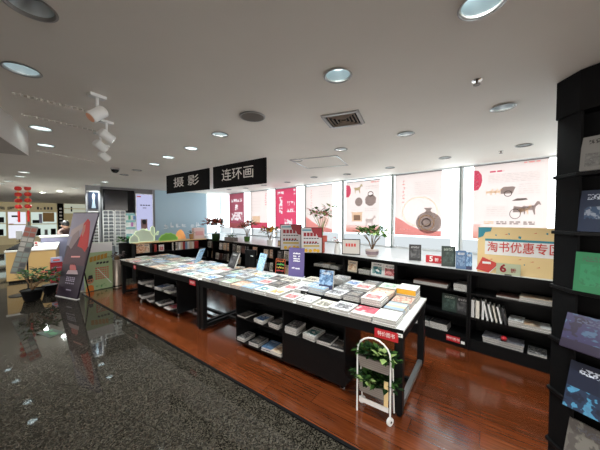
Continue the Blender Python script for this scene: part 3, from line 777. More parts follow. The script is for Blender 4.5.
def wpose(X, Y, Z, w, h, t, cm, pose, label, group, lean=0.0, name='book', soft=False):
    """pose: face = cover out, spine = spine out, flat = lying with its foot out"""
    if pose == 'face':
        return book(W(X, Y, Z+h/2*math.cos(lean)+.001), (R(90)-lean, 0, W_ROT), w, h, t, cm, label, group, name, soft)
    if pose == 'spine':
        o = book((0,0,0), (0,0,0), w, h, t, cm, label, group, name, soft)
        m_ = Matrix.Translation(W(X, Y, Z)) @ Matrix.Rotation(W_ROT, 4, 'Z') @ Matrix.Rotation(lean, 4, 'Y') @ Matrix.Translation((-t/2, w/2, h/2+.001)) @ Matrix.Rotation(R(90), 4, 'Z') @ Matrix.Rotation(R(90), 4, 'X')
        o.rotation_euler = m_.to_euler(); o.location = m_.translation
        return o
    return book(W(X, Y, Z+.001), (0,0,W_ROT), w, h, t, cm, label, group, name, soft)
GW = 'books on the window shelves'
# unit below the sale board
for i, (u, cmn, h, th) in enumerate((((474.5), 'white black-titled', .21, .03), (479.5, 'ivory line-drawn', .21, .035), (485, 'white teal-pictured', .215, .02))):
    wpose(wx(u, SHELF_Y+.03), SHELF_Y+.03, SH[1], .15, h, th, sp(cmn)[0][1], 'spine', '%s book upright %s in shelf below the sale board' % (cmn, ORD[i]), GW)
for i in range(5):
    u = 490+4.6*i
    wpose(wx(u, SHELF_Y+.03), SHELF_Y+.03, SH[1], .15, .20-.006*i, .016, sp(('blank white','white black-titled','ivory line-drawn','blank white','charcoal')[i])[0][1], 'spine', '%s leaning book of five below the sale board' % ORD[i], GW, R(-12))
for u, Z, n, names, lab, w in ((513, SH[2], 1, ('brown',), 'lying on top shelf below the sale board', .26), (538, SH[2], 2, ('blank white','cream'), 'of flat pair, top shelf by tall bookcase', .26),
    (518.5, SH[1], 3, ('ivory line-drawn','blank white','white black-titled'), 'of flat stack beside leaning books', .13), (534, SH[1], 2, ('blank white','cream'), 'of flat stack near tall bookcase, middle shelf', .15), (546, SH[1], 2, ('white rose-pictured','blank white'), 'of stack nearest tall bookcase, middle shelf', .13),
    (497, SH[0], 3, ('grey patterned','black','grey patterned'), 'of patterned stack, bottom shelf below sale board', .22), (515, SH[0], 3, ('grey patterned','charcoal','grey patterned'), 'of second patterned stack, bottom shelf below sale board', .2),
    (541, SH[0], 1, ('grey photographic',), 'lying on bottom shelf near tall bookcase', .15)):
    flat_stack(W, wx(u, SHELF_Y+.03), SHELF_Y+.03+.11, Z, n, w, .2, (.02,.026,.018), sp(*names), lab, GW)
o = MB().ball((0,0,.03), .03, sz=.8).build('red_flower', M['red'], loc=W(wx(507, SHELF_Y+.02), SHELF_Y+.03, SH[0]+.076), rz=W_ROT)
tag(o, 'small red rosette on the patterned books', 'ornament')
# unit below the half price sign
flat_stack(W, wx(431, SHELF_Y+.04), SHELF_Y+.14, SH[2], 1, .42, .22, .05, sp('brown'), 'long and wide, on top shelf below price sign', GW, soft=False)
flat_stack(W, wx(463, SHELF_Y+.04), SHELF_Y+.13, SH[2], 4, .17, .2, .021, sp('blank white','charcoal','blank white','charcoal'), 'of striped stack, top shelf below price sign', GW)
wpose(wx(451, SHELF_Y+.06), SHELF_Y+.09, SH[1], .165, .215, .035, SPECIAL['dark green'], 'face', 'dark boxed book facing out, first of two', GW, R(4))
wpose(wx(464.5, SHELF_Y+.06), SHELF_Y+.09, SH[1], .15, .21, .035, SPECIAL['black'], 'face', 'black boxed book facing out, second of two', GW, R(4))
for q, u in ((0,451),(1,464.5)):
    pass
flat_stack(W, wx(422, SHELF_Y+.03), SHELF_Y+.14, SH[0], 2, .22, .2, (.05,.03), sp('blank white','black'), 'of bottom shelf stack nearer the long table', GW)
flat_stack(W, wx(440, SHELF_Y+.03), SHELF_Y+.14, SH[0], 2, .20, .2, (.05,.03), sp('blank white','black'), 'of bottom shelf stack nearer the red floor label', GW)
t = thing('red_label', 'red label with white characters on the window shelf foot', 'label', W(wx(455.5, SHELF_Y), SHELF_Y-.006, .06), W_ROT, 'red labels on the shelf foot')
MB().box(-.075,.075,-.004,0,0,.07).build('plate', M['red'], t); text_part('特价图书', .036, M['white_ink'], t, (0,-.0045,.035), extrude=.0003)
t = thing('price_tag', 'small white tag beside the red label on the shelf foot', 'label', W(wx(465.5, SHELF_Y), SHELF_Y-.006, .062), W_ROT)
MB().box(-.02,.02,-.003,0,0,.035).build('card', M['paper'], t)
# unit below the potted plant
for u, cmn, w, h, lab in ((352, 'cream', .17, .18, 'beige book facing out, first below the potted plant'), (377, 'white teal-pictured', .20, .21, 'teal pictured book facing out below potted plant'), (389.5, 'white rose-pictured', .19, .20, 'red pictured book facing out beside the teal one')):
    wpose(wx(u, SHELF_Y+.04), SHELF_Y+.08, SH[2], w, h, .02, sp(cmn)[0][1], 'face', lab, GW, R(8))
flat_stack(W, wx(364, SHELF_Y+.04), SHELF_Y+.14, SH[2], 3, .19, .2, .022, sp('cream','blank white','ivory line-drawn'), 'of flat stack below the potted plant', GW)
flat_stack(W, wx(318, SHELF_Y+.04), SHELF_Y+.14, SH[2], 2, .2, .2, .022, sp('cream','blank white'), 'of first flat stack below framed posters', GW)
flat_stack(W, wx(326, SHELF_Y+.04), SHELF_Y+.14, SH[2], 3, .14, .2, .022, sp('cream','blank white','cream'), 'of middle flat stack below framed posters', GW)
flat_stack(W, wx(334, SHELF_Y+.04), SHELF_Y+.14, SH[2], 2, .16, .2, .022, sp('blank white','ivory line-drawn'), 'of last flat stack below framed posters', GW)
# far units toward the corner: small boxed books
for un in range(5, 10):
    X1, X0 = bxs[un], bxs[un+1]
    for sh, z in ((2, SH[2]), (1, SH[1])):
        nb = 4 if X1-X0 > .7 else 3
        for q in range(nb):
            if (un*5+q*3+sh) % 7 == 0: continue
            X = X0+.02+(X1-X0-.04)*(q+.5)/nb
            cmn = ('cream','ivory line-drawn','peach','brown','white black-titled','charcoal')[(un*3+q*2+sh) % 6]
            wpose(X, SHELF_Y+.09, z, .15, .17+.01*((un+q) % 4), .03, sp(cmn)[0][1], 'face',
                  '%s book facing out, %s of %s shelf, %s unit from corner' % (cmn, ORD[q], 'top' if sh == 2 else 'middle', ORD[9-un]), GW, R(6))

# ---------------------------------------------------------------- things on the window ledge
def ledge(u, v): return at_z(u, v, SHELF_Z)
def ledge_thing(name, u, v, label, cat, turn=0.0, group=None):
    p = ledge(u, v); return thing(name, label, cat, (p.x, p.y, SHELF_Z), W_ROT+turn, group)
def scale_at(u, v): return ledge(u, v).y/F_PX      # metres in one pixel there
# sale board
p0, p1 = ledge(469, 270.5), ledge(556, 281.5)
Yb = SHELF_Y+.03
X0, X1 = wx(478.5, Yb), wx(567, Yb)
t = thing('sale_board', 'large yellow sale board with red characters on the ledge', 'sign', W((X0+X1)/2, Yb, SHELF_Z), W_ROT+R(4))
w = X1-X0; hb = .525
MB().box(-w/2, w/2, 0, .012, 0, hb).build('board', M['cream'], t, rot=(R(-3),0,0))
MB().box(-w/2+.07, w/2-.005, -.002, 0, .21, .375).build('white_band', M['white_ink'], t, rot=(R(-3),0,0))
MB().prism([(-w/2+.07,.365),(w/2-.005,.365),(w/2-.005,.385),(-w/2+.3,.392),(-w/2+.07,.39)], -.003, -.0005).build('teal_stripe', M['teal'], t, rot=(R(-3),0,0))
text_part('淘书优惠专区', .125, M['red_ink'], t, (.035,.0095,.292), rot=(R(87),0,0), w=w*.84, bold=.0008)
mb = MB(); mb.prism([(-w/2+.004,hb-.004),(-w/2+.13,hb-.004),(-w/2+.12,hb-.05),(-w/2+.07,hb-.06),(-w/2+.05,hb-.11),(-w/2+.004,hb-.13)], -.002, -.0003)
for x, z, s_ in ((.0,.41,.022),(-.07,.455,-.012),(.22,.46,.015),(.30,.05,.028),(-.2,.43,.012),(.05,.12,.01),(.36,.12,.014),(-.30,.16,.01)):
    mb.prism([(x,z),(x+s_,z-s_*.5),(x+s_*1.2,z+s_*.7),(x+s_*.2,z+s_)], -.002, -.0003)
mb.build('confetti', M['teal'], t, rot=(R(-3),0,0))
mb = MB()
for x, z in ((-.25,.15),(-.12,.44),(.12,.46),(.15,.10),(.28,.46),(.0,.17),(.1,.155),(-.02,.05),(.38,.44),(-.16,.09)): mb.prism([(x,z),(x+.03,z+.004),(x+.028,z+.012)], -.002, -.0003)
mb.build('red_confetti', M['red_ink'], t, rot=(R(-3),0,0))
MB().prism([(-w/2-.01,.03),(-w/2+.11,.0),(-w/2+.20,.11),(-w/2+.05,.175)], -.012, -.004).build('red_book_emblem', M['red_ink'], t)
MB().prism([(-w/2+.11,.0),(-w/2+.122,.004),(-w/2+.208,.112),(-w/2+.20,.11)], -.012, -.004).box(-w/2+.05,-w/2+.13,-.013,-.0125,.10,.125).build('emblem_pages', M['white_ink'], t)
t = ledge_thing('price_card', 510, 276.3, 'pale green card reading 6 折 before the sale board', 'sign', R(2))
t.location = W(wx(509.5, Yb-.03), Yb-.034, SHELF_Z)
MB().box(-.105,.105,-.002,.002,.0,.125).build('card', mat('pale green card', (.50,.55,.38), .5), t)
text_part('6', .12, M['dark_red'], t, (-.045,-.003,.066), bold=.004); text_part('折', .05, M['dark_red'], t, (.045,-.003,.05), bold=.001)
MB().box(-.03,.03,-.012,.002,-.0,.008).build('foot', M['dark'], t)
# half price sign
t = ledge_thing('price_block', 437, 263.3, 'red block reading 5 折 on the ledge', 'sign', R(3))
MB().box(-.145,.145,0,.05,0,.10).build('block', M['red'], t, bevel=.002)
text_part('5', .10, M['white_ink'], t, (-.075,-.001,.05), bold=.003); text_part('折', .05, M['white_ink'], t, (-.005,-.001,.045), bold=.001)
mb = MB()
for i in range(5): mb.box(.045+.018*i, .045+.018*i+.012, -.0012, 0, .04+.004*(i % 2), .062)
mb.build('print', mat('pink print', (.8,.35,.35), .5), t)
def ledge_book(u, v, px_w, px_h, th, cm, label, turn=0.0, lean=4):
    s_ = scale_at(u, v); p = ledge(u, v)
    w_, h_ = px_w*s_, px_h*s_
    o = book((p.x, p.y, SHELF_Z+h_/2*math.cos(R(lean))+.001), (R(90-lean), 0, turn), w_, h_, th, cm, label, 'books stood on the window ledge', soft=False)
    return o
ledge_book(415, 260, 11, 15.5, .05, SPECIAL['black'], 'black book standing alone on the ledge below the flask poster', R(-25))
ledge_book(448, 266, 12, 20, .04, SPECIAL['dark green'], 'dark green book standing behind the red price block', R(-25))
ledge_book(460.5, 268.5, 8.5, 18, .05, SPECIAL['blue'], 'blue book standing beside the sale board, front of pair', R(-28))
ledge_book(468.5, 269.2, 5, 17, .05, SPECIAL['night blue starry'], 'dark blue book standing nearest the sale board', R(-28))
def frame_sign(u, v, w, h, label, cm, name='framed_sign', turn=0.0, group=None):
    t = ledge_thing(name, u, v, label, 'sign', turn, group)
    MB().box(-w/2, w/2, 0, .02, 0, h).build('frame', M['black'], t, bevel=.002)
    return t, w, h
# two framed posters on a shared post
pm = bpy.data.materials.new('x')
def promo(u, v, label):
    s_ = scale_at(u, v); w, h = 17.5*s_*1.25, 26*s_
    t, w, h = frame_sign(u, v, w, h, label, None, 'framed_poster', R(40), 'framed posters on the ledge')
    MB().box(-w/2+.012, w/2-.012, -.002, 0, .012, h-.012).build('poster_sheet', mat('grey paper', (.60,.58,.60), .5), t)
    MB().prism([(w/2-.012,h-.012),(-w*.02,h-.012),(w*.05,h*.80),(w*.22,h*.76),(w*.30,h*.62),(w/2-.012,h*.60)], -.004, -.002).build('red_corner', M['dark_red'], t)
    MB().box(-w/2+.03, 0, -.003, -.002, h-.06, h-.035).build('teal_mark', M['teal'], t)
    mb = MB()
    for x in (0, 1, 2, 3): mb.box(-w*.36+x*w*.15, -w*.36+x*w*.15+w*.12, -.0055, -.004, h*.66, h*.80)
    for x in range(5): mb.box(-w*.36+x*w*.13, -w*.36+x*w*.13+w*.09, -.004, -.002, h*.40, h*.46)
    mb.build('red_lettering', M['dark_red'], t)
    mb = MB()
    for z in (.56, .37):
        for x in range(6): mb.box(-w*.36+x*w*.12, -w*.36+x*w*.12+w*.09, -.0035, -.002, h*z, h*(z+.035))
    mb.build('small_print', M['black_ink'], t)
    MB().box(-w*.36, w*.36, -.0035, -.002, h*.25, h*.32).build('yellow_strip', mat('ochre strip', (.50,.36,.08), .5), t)
    mb = MB()
    for x, q in ((-.25,.05),(-.05,.04),(.15,.06),(.3,.04)): mb.lathe([(.0001,-.001),(w*.08,-.001),(w*.08,.001),(.0001,.001)], 12, M=Matrix.Translation((x*w, -.004, h*(.06+q))) @ Matrix.Rotation(R(90),4,'X'))
    mb.build('yellow_dots', M['yellow'], t)
promo(291, 250.3, 'framed red and grey poster on the ledge, behind the purple sign')
promo(311.5, 253.3, 'framed red and grey poster on the ledge beside the branching pink plant')
# framed notice and vases, pots
s_ = scale_at(351, 254.5)
t, w, h = frame_sign(351, 254.6, 15*s_*1.2, 15.5*s_, 'small framed notice on the ledge between vase and potted plant', None, 'framed_notice', R(30))
MB().box(-w/2+.012, w/2-.012, -.002, 0, .015, h-.012).build('sheet', mat('beige sheet', (.62,.58,.54), .5), t)
mb = MB()
for x in range(4): mb.box(-w*.3+x*w*.15, -w*.3+x*w*.15+w*.11, -.004, -.002, h*.52, h*.72)
mb.build('red_lettering', M['red_ink'], t)
def potted(name, u, v, label, pot, potm, draw, cat='plant', turn=0.0, group=None):
    t = ledge_thing(name, u, v, label, cat, turn, group)
    MB().lathe(pot, 20).build('pot', potm, t, smooth=True)
    draw(t)
    return t
def stems(t, base, n, h, spread, leafm, size, per=7, name='foliage', stemm=None):
    st = MB(); lf = MB()
    for i in range(n):
        a = 2*math.pi*i/n+random.uniform(-.3,.3)
        r_ = spread*random.uniform(.5,1)
        top = Vector((math.cos(a)*r_, math.sin(a)*r_*.7, base+h*random.uniform(.65,1)))
        st.tube([(0,0,base-.02), (top.x*.35, top.y*.35, base+h*.4), tuple(top)], [.006,.005,.003], 6)
        leaves(lf, top, per, size*1.1, size, 1, len(leafm))
    st.build('stem', stemm or M['stem'], t); lf.build(name, leafm, t)
potted('potted_plant', 372, 256, 'bushy green plant in a patterned white pot on the ledge', [(.075,0),(.085,.02),(.10,.07),(.105,.105),(.10,.11)], mat('blush pot', (.62,.52,.48), .4),
       lambda t: (stems(t, .11, 12, .30, .22, [M['green_leaf'], M['green_leaf'], M['pale_leaf']], .10, 12), MB().lathe([(.101,.03),(.105,.06),(.108,.085)], 20, cap=False).build('pot_band', mat('pot pattern', (.25,.18,.2), .5), t), MB().lathe([(.0001,.104),(.099,.104)], 20, cap=False).build('soil', M['soil'], t)))
potted('potted_plant', 322, 252.5, 'branching plant with pink blossoms in a red pot on the ledge', [(.04,0),(.05,.02),(.05,.19),(.09,.2),(.095,.30),(.09,.305)], M['terracotta'],
       lambda t: (stems(t, .30, 9, .46, .22, [M['pink'], M['pale_leaf'], M['green_leaf']], .10, 11, 'blossoms', M['pale_leaf']),))
potted('figurine_vase', 337.5, 253.5, 'white vase with small red blooms on the ledge', [(.055,0),(.06,.02),(.055,.09),(.042,.15),(.045,.17),(.03,.175)], M['white_metal'],
       lambda t: (stems(t, .17, 5, .07, .09, [M['cream'], M['red_ink'], M['white_ink']], .04, 5, 'blooms'),), 'vase')
def shelf_pot(u, v, label, hh, leafm, potm, sc=1.0, group=None):
    return potted('flower_pot', u, v, label, [(.05*sc,0),(.06*sc,.03*sc),(.065*sc,.10*sc),(.06*sc,.11*sc)], potm, lambda t: stems(t, .10*sc, 9, hh, .15*sc, leafm, .085*sc, 12, 'flowers'))
shelf_pot(270, 245, 'white vase of yellow and rust flowers on the ledge below pink posters', .24, [M['orange'], M['yellow'], M['red_leaf'], M['green_leaf']], M['white_metal'], 1.1)
shelf_pot(247, 241.5, 'tall red and green flower pot on the ledge below the white poster', .36, [M['red_leaf'], M['green_leaf'], M['pink']], M['green_leaf'], 1.2)
shelf_pot(216, 240.5, 'russet leaved plant in a dark pot at the ledge corner', .34, [M['red_leaf'], M['red_leaf'], M['dark_leaf']], M['dark_leaf'], 1.7)
t = ledge_thing('planter_box', 231, 241.0, 'grey box planter with low green leaves on the ledge', 'planter')
MB().box(-.22,.22,-.07,.07,0,.10).build('box', M['wicker'], t, bevel=.004)
f = MB()
for q in range(6): leaves(f, (-.18+.07*q, 0, .11), 12, .06, .06, .7, 1)
f.build('foliage', M['green_leaf'], t)
t = ledge_thing('small_frame', 279.5, 246, 'tiny picture frame and ornament on the ledge beside the framed poster', 'picture frame')
MB().box(-.05,.05,0,.015,0,.12).build('frame', M['black'], t); MB().box(-.04,.04,-.002,0,.012,.108).build('picture', M['cream'], t)

# ---------------------------------------------------------------- posters hanging in the window bays
def smat(n, c, t=.8): return sheet(n, c, t if 'poster' in n else .97, (.75, .695, .70) if 'poster' in n else (1, 1, 1))
PW = smat('backlit white poster', (.93,.88,.84)); PP = smat('backlit pink poster', (.83,.27,.385)); PM = smat('backlit dusty pink poster', (.59,.29,.34))
def printed(name, c, wins, seed):
    m = sheet(name, c, .8, (.75, .695, .70)); nt = m.node_tree
    tc = nt.nodes.new('ShaderNodeTexCoord'); sp_ = nt.nodes.new('ShaderNodeSeparateXYZ'); nt.links.new(tc.outputs['Generated'], sp_.inputs[0])
    tot = None
    for x0, x1, z0, z1, sx, sz in wins:
        mp = nt.nodes.new('ShaderNodeMapping'); mp.inputs['Scale'].default_value = (sx, 0, sz); mp.inputs['Location'].default_value = (seed, 0, seed*2)
        nt.links.new(tc.outputs['Generated'], mp.inputs['Vector'])
        no = nt.nodes.new('ShaderNodeTexNoise'); no.inputs['Scale'].default_value = 1; nt.links.new(mp.outputs[0], no.inputs['Vector'])
        k = math_n(nt, 'GREATER_THAN', no.outputs['Fac'], .48)
        for v_, lo, hi in ((sp_.outputs[0], x0, x1), (sp_.outputs[2], z0, z1)):
            k = math_n(nt, 'MULTIPLY', k, math_n(nt, 'MULTIPLY', math_n(nt, 'GREATER_THAN', v_, lo), math_n(nt, 'LESS_THAN', v_, hi)))
        tot = k if tot is None else math_n(nt, 'MAXIMUM', tot, k)
    base = tuple(a*b for a, b in zip(c, (.75, .695, .70)))
    col = mixc(nt, tot, base, (.68, .60, .60))
    for n in list(nt.nodes):
        if n.type in ('BSDF_TRANSLUCENT', 'BSDF_DIFFUSE'): nt.links.new(col, n.inputs['Color'])
    return m
PP = printed('printed pink poster', (.83,.27,.385), ((.18,.34,.38,.80,9,14),(.55,.92,.58,.68,12,9),(.55,.92,.42,.50,12,9),(.45,.80,.08,.26,9,9),(.1,.4,.86,.93,14,9),(.85,.95,.84,.97,9,14)), 3)
PM = printed('printed dusty pink poster', (.59,.29,.34), ((.14,.86,.75,.84,12,9),(.40,.60,.52,.68,7,9),(.12,.88,.22,.46,8,12)), 6)
INK = {'red': smat('red wave ink', (.88,.40,.38)), 'deep': smat('crimson ink', (.72,.12,.20)), 'grey': smat('grey ink', (.36,.31,.29)), 'dark': smat('dark ink', (.20,.17,.16)), 'tan': smat('tan ink', (.85,.68,.50)),
       'light': smat('pale ink', (.62,.57,.55)), 'white': smat('white ink film', (.98,.95,.94)), 'cream': smat('cream film', (.96,.86,.70)), 'pale_pink': smat('pale pink ink', (.96,.72,.68)), 'olive': smat('olive ink', (.55,.48,.30))}
PY = WALL_Y-.05
def poster(u0, u1, v0, v1, base, label, rail=True):
    x0, x1 = wx(u0, PY), wx(u1, PY); um = (u0+u1)/2
    zt, zb = at_n(um, v0, WY, PY).z, at_n(um, v1, WY, PY).z
    w, h = x1-x0, zt-zb
    t = thing('hanging_poster', label, 'poster', W((x0+x1)/2, PY, zb), W_ROT, 'posters hanging in the window bays')
    MB().box(-w/2, w/2, -.0006, .0006, 0, h).build('poster_sheet', base, t)
    MB().tube([(-w/2,0,h),(w/2,0,h)], .010, 8).build('top_rail', M['grey_wall'] if rail else M['frame_white'], t)
    for s_ in (-.35, .35): MB().tube([(s_*w,0,h),(s_*w,.0,CEIL-zb-.031)], .0015, 5).build('cord', M['white_metal'], t)
    return t, w, h
def ink(t, name, mb, m): return mb.build(name, INK[m], t)
LAYER = [-.002]
def poly(w, h, pts, lay=0): 
    mb = MB(); y = -.0016-lay*.0008
    mb.add([((x-.5)*w, y, z*h) for x, z in pts], [tuple(range(len(pts)))])
    return mb
def dashes(w, h, rows, x0, x1, z0, z1, seed, vertical=False, thick=.012):
    rnd = random.Random(seed); mb = MB(); y = -.0024
    for i in range(rows):
        if vertical:
            X = x0+(x1-x0)*(i+.5)/rows; z = z1
            while z > z0:
                s_ = rnd.uniform(.025,.045)
                for q in range(3):
                    a, b = rnd.uniform(-.5,.5)*thick*2, rnd.uniform(0, s_*.8)
                    mb.add([((X+a-.5)*w-.25*thick*w, y, (z-b)*h), ((X+a-.5)*w+thick*w, y, (z-b+.004)*h), ((X+a-.5)*w+thick*w, y, (z-b-.010)*h), ((X+a-.5)*w-.25*thick*w, y, (z-b-.012)*h)], [(0,1,2,3)])
                z -= s_+.02
        else:
            Z = z0+(z1-z0)*(i+.5)/rows; x = x0
            while x < x1:
                s_ = rnd.uniform(.03,.09); e = min(x1, x+s_)
                mb.add([((x-.5)*w, y, Z*h), ((e-.5)*w, y, Z*h), ((e-.5)*w, y, (Z+thick)*h), ((x-.5)*w, y, (Z+thick)*h)], [(0,1,2,3)])
                x += s_+.02
    return mb
def disc(w, h, cx, cz, rx, rz, n=24, lay=0, a0=0, a1=2*math.pi, rough=0.0, seed=1):
    rnd = random.Random(seed)
    return poly(w, h, [(cx+rx*math.cos(a0+(a1-a0)*i/n)*(1+rnd.uniform(-rough,rough)), cz+rz*math.sin(a0+(a1-a0)*i/n)*(1+rnd.uniform(-rough,rough))) for i in range(n)], lay)
def ring(w, h, cx, cz, rx, rz, th, n=28):
    mb = MB(); y = -.0032; vs = []
    for i in range(n):
        a = 2*math.pi*i/n
        vs += [((cx+rx*math.cos(a)-.5)*w, y, (cz+rz*math.sin(a))*h), ((cx+(rx-th)*math.cos(a)-.5)*w, y, (cz+(rz-th*.8)*math.sin(a))*h)]
    mb.add(vs, [(2*i, 2*((i+1) % n), 2*((i+1) % n)+1, 2*i+1) for i in range(n)])
    return mb
# dusty pink
t, w, h = poster(229.3, 244.2, 193.3, 228.2, PM, 'dusty pink hanging poster farthest along the window')
ink(t, 'cream_foot', poly(w, h, [(0,0),(1,0),(1,.14),(0,.14)]), 'cream')
mb = dashes(w, h, 1, .15, .85, .76, .83, 3, thick=.06); mb2 = dashes(w, h, 3, .2, .8, .28, .5, 4, thick=.035)
# white with pink foot
t, w, h = poster(250.5, 267.6, 190.8, 228.5, PW, 'white hanging poster with pink foot and tan picture')
ink(t, 'pink_foot', poly(w, h, [(0,0),(1,0),(1,.16),(0,.16)]), 'deep'); ink(t, 'tan_picture', poly(w, h, [(.12,.12),(.58,.12),(.58,.33),(.12,.33)], 1), 'tan')
ink(t, 'red_title', dashes(w, h, 1, .82, .95, .62, .92, 5, True, .03), 'deep'); ink(t, 'text_lines', dashes(w, h, 5, .10, .6, .42, .85, 6, thick=.012), 'light')
# bright pink
t, w, h = poster(275.7, 296.6, 188.3, 229.3, PP, 'bright pink hanging poster with white writing')
# red wave
t, w, h = poster(306, 332.7, 185.3, 231.8, PW, 'white hanging poster with red wave behind the pink blossoms')
ink(t, 'red_wave', poly(w, h, [(0,0),(1,0),(1,.06),(.75,.10),(.5,.13),(.25,.22),(0,.33)]), 'red')
ink(t, 'red_title', dashes(w, h, 1, .16, .26, .55, .92, 11, True, .022), 'red'); ink(t, 'text_lines', dashes(w, h, 3, .5, .9, .72, .88, 12, thick=.012), 'light'); ink(t, 'vase_print', disc(w, h, .68, .22, .2, .12, 14, 1, rough=.15), 'pale_pink')
# horse artefacts
t, w, h = poster(345.8, 380, 180.8, 232.8, PW, 'white hanging poster of horses and bronze artefacts above the potted plant')
ink(t, 'red_seal', poly(w, h, [(0,.70),(.09,.70),(.15,.76),(.16,.85),(.12,.93),(0,.95)]), 'deep')
for i in range(3): ink(t, 'pink_fade', poly(w, h, [(0,0),(1,0),(1,.14-.045*i),(0,.14-.045*i)], i), 'pale_pink')
def horse(w, h, cx, cz, s, lay=1):
    a = w/h
    P = [(-.5,.1),(-.42,-.45),(-.36,-.45),(-.33,-.1),(.1,-.1),(.2,-.48),(.27,-.46),(.25,-.05),(.3,.2),(.48,.38),(.55,.3),(.62,.34),(.5,.6),(.36,.62),(.2,.3),(-.25,.22),(-.45,.28),(-.62,.1)]
    return poly(w, h, [(cx+x*s, cz+z*s*a) for x, z in P], lay)
ink(t, 'horse_print', horse(w, h, .38, .84, .22), 'olive'); ink(t, 'mirror_print', disc(w, h, .40, .60, .11, .085), 'grey'); ink(t, 'kettle_print', disc(w, h, .74, .62, .16, .11, 15, rough=.12), 'grey')
ink(t, 'kettle_ring', ring(w, h, .74, .74, .08, .05, .02), 'dark'); ink(t, 'shrine_print', poly(w, h, [(.2,.22),(.5,.22),(.5,.38),(.55,.40),(.15,.40),(.2,.38)]), 'tan'); ink(t, 'shrine_dark', poly(w, h, [(.25,.24),(.45,.24),(.45,.34),(.25,.34)], 1), 'grey')
ink(t, 'sheep_print', horse(w, h, .74, .22, .26), 'light'); ink(t, 'text_lines', dashes(w, h, 2, .58, .92, .40, .48, 13, thick=.010), 'light'); ink(t, 'upper_text', dashes(w, h, 2, .60, .95, .82, .9, 14, thick=.010), 'light'); ink(t, 'red_mark', dashes(w, h, 1, .75, .95, .93, .97, 15, thick=.02), 'red')
# flask
t, w, h = poster(395, 441.5, 172.8, 235.6, PW, 'white hanging poster of a round bronze flask')
ink(t, 'red_wave', poly(w, h, [(0,0),(1,0),(1,.08),(.8,.08),(.55,.10),(.35,.16),(.15,.25),(0,.30)]), 'red')
ink(t, 'red_title', dashes(w, h, 1, .14, .24, .55, .90, 16, True, .020), 'red'); ink(t, 'text_lines', dashes(w, h, 7, .45, .88, .64, .86, 17, thick=.007), 'light')
ink(t, 'halo_print', ring(w, h, .55, .38, .38, .24, .02), 'cream'); ink(t, 'flask_neck', poly(w, h, [(.66,.36),(.82,.36),(.78,.40),(.82,.44),(.64,.44),(.70,.40)], 1), 'grey')
ink(t, 'flask_print', disc(w, h, .74, .21, .26, .17, 28, 1, rough=.02), 'grey'); ink(t, 'flask_ring', ring(w, h, .70, .21, .17, .125, .03), 'tan'); ink(t, 'flask_core', ring(w, h, .70, .21, .10, .07, .025), 'dark'); ink(t, 'foot_mark', dashes(w, h, 1, .12, .36, .08, .10, 18, thick=.012), 'white')
# carriage
t, w, h = poster(473, 547.5, 162, 240.5, PW, 'white hanging poster of horse drawn carriages behind the sale board')
ink(t, 'red_seal', poly(w, h, [(0,.66),(.07,.67),(.11,.72),(.13,.79),(.12,.87),(.07,.93),(0,.94)]), 'deep')
ink(t, 'seal_writing', dashes(w, h, 1, .03, .08, .70, .90, 19, True, .012), 'white')
for i in range(2): ink(t, 'pink_foot', poly(w, h, [(0,0),(.12,0),(.12,.2-.1*i),(0,.2-.1*i)], i), 'pale_pink')
ink(t, 'red_title', dashes(w, h, 1, .24, .44, .875, .90, 20, thick=.02), 'deep'); ink(t, 'upper_mark', dashes(w, h, 1, .70, .90, .955, .975, 21, thick=.018), 'red'); ink(t, 'text_lines', dashes(w, h, 6, .22, .90, .74, .86, 22, thick=.006), 'light')
for i, x in enumerate((.24, .31, .37)): ink(t, 'ox_print', horse(w, h, x, .625, .10), 'tan')
ink(t, 'wagon_print', poly(w, h, [(.40,.60),(.56,.60),(.60,.68),(.56,.69),(.44,.69),(.40,.66)]), 'grey'); ink(t, 'wagon_wheel', ring(w, h, .50, .60, .055, .04, .012), 'dark')
ink(t, 'side_text', dashes(w, h, 5, .64, .90, .58, .72, 23, thick=.006), 'light'); ink(t, 'lower_text', dashes(w, h, 5, .20, .50, .30, .44, 24, thick=.006), 'light')
ink(t, 'parasol_print', poly(w, h, [(.55,.505),(.62,.535),(.74,.535),(.76,.515),(.66,.505)]), 'dark'); ink(t, 'carriage_wheel', ring(w, h, .60, .34, .075, .065, .010), 'dark'); ink(t, 'carriage_body', poly(w, h, [(.57,.36),(.70,.36),(.72,.42),(.58,.44)]), 'grey')
ink(t, 'horse_print', horse(w, h, .80, .40, .20), 'grey'); ink(t, 'second_horse', horse(w, h, .73, .38, .15), 'tan')
for x, m_ in ((.22,'tan'),(.40,'grey'),(.58,'grey'),(.76,'grey')): ink(t, 'small_print', dashes(w, h, 2, x-.05, x+.09, .195, .24, int(x*100), thick=.016), m_)

# ---------------------------------------------------------------- tall bookcase at the near end
B0, B1 = at_z(557, 83, CEIL), at_z(581, 69, CEIL)
B0 = Vector((B0.x, B0.y, 0)); B1 = Vector((B1.x, B1.y, 0))
d2 = unit(.42, -.91)
B2 = B1+d2*.85
plan = [B0, B1, B2, B2+Vector((.5,-.1,0)), B0+Vector((.9,-.2,0)), B0+Vector((.35,.13,0))]
ctr = sum(plan, Vector())/len(plan)
def inset(k): return [((p.x-ctr.x)*k+ctr.x, (p.y-ctr.y)*k+ctr.y) for p in plan]
t = thing('tall_bookcase', 'tall black many-sided bookcase reaching the ceiling by the sale board', 'bookcase', (0,0,0))
LV = [.12, .475, .825, 1.172, 1.53, 1.89]
MB().slab(inset(1.0), 2.255, CEIL-.004).build('cornice', M['dark'], t)
MB().slab(inset(.62), 0.0, 2.255).build('core', M['dark'], t)
MB().slab(inset(.98), 0.0, .10).build('plinth', M['dark'], t)
for z in LV: MB().slab(inset(1.012), z-.022, z).build('shelf', M['black'], t, bevel=.003)
nA = Vector((-(B1-B0).normalized().y, (B1-B0).normalized().x, 0))
if nA.dot(ctr-B0) < 0: nA = -nA
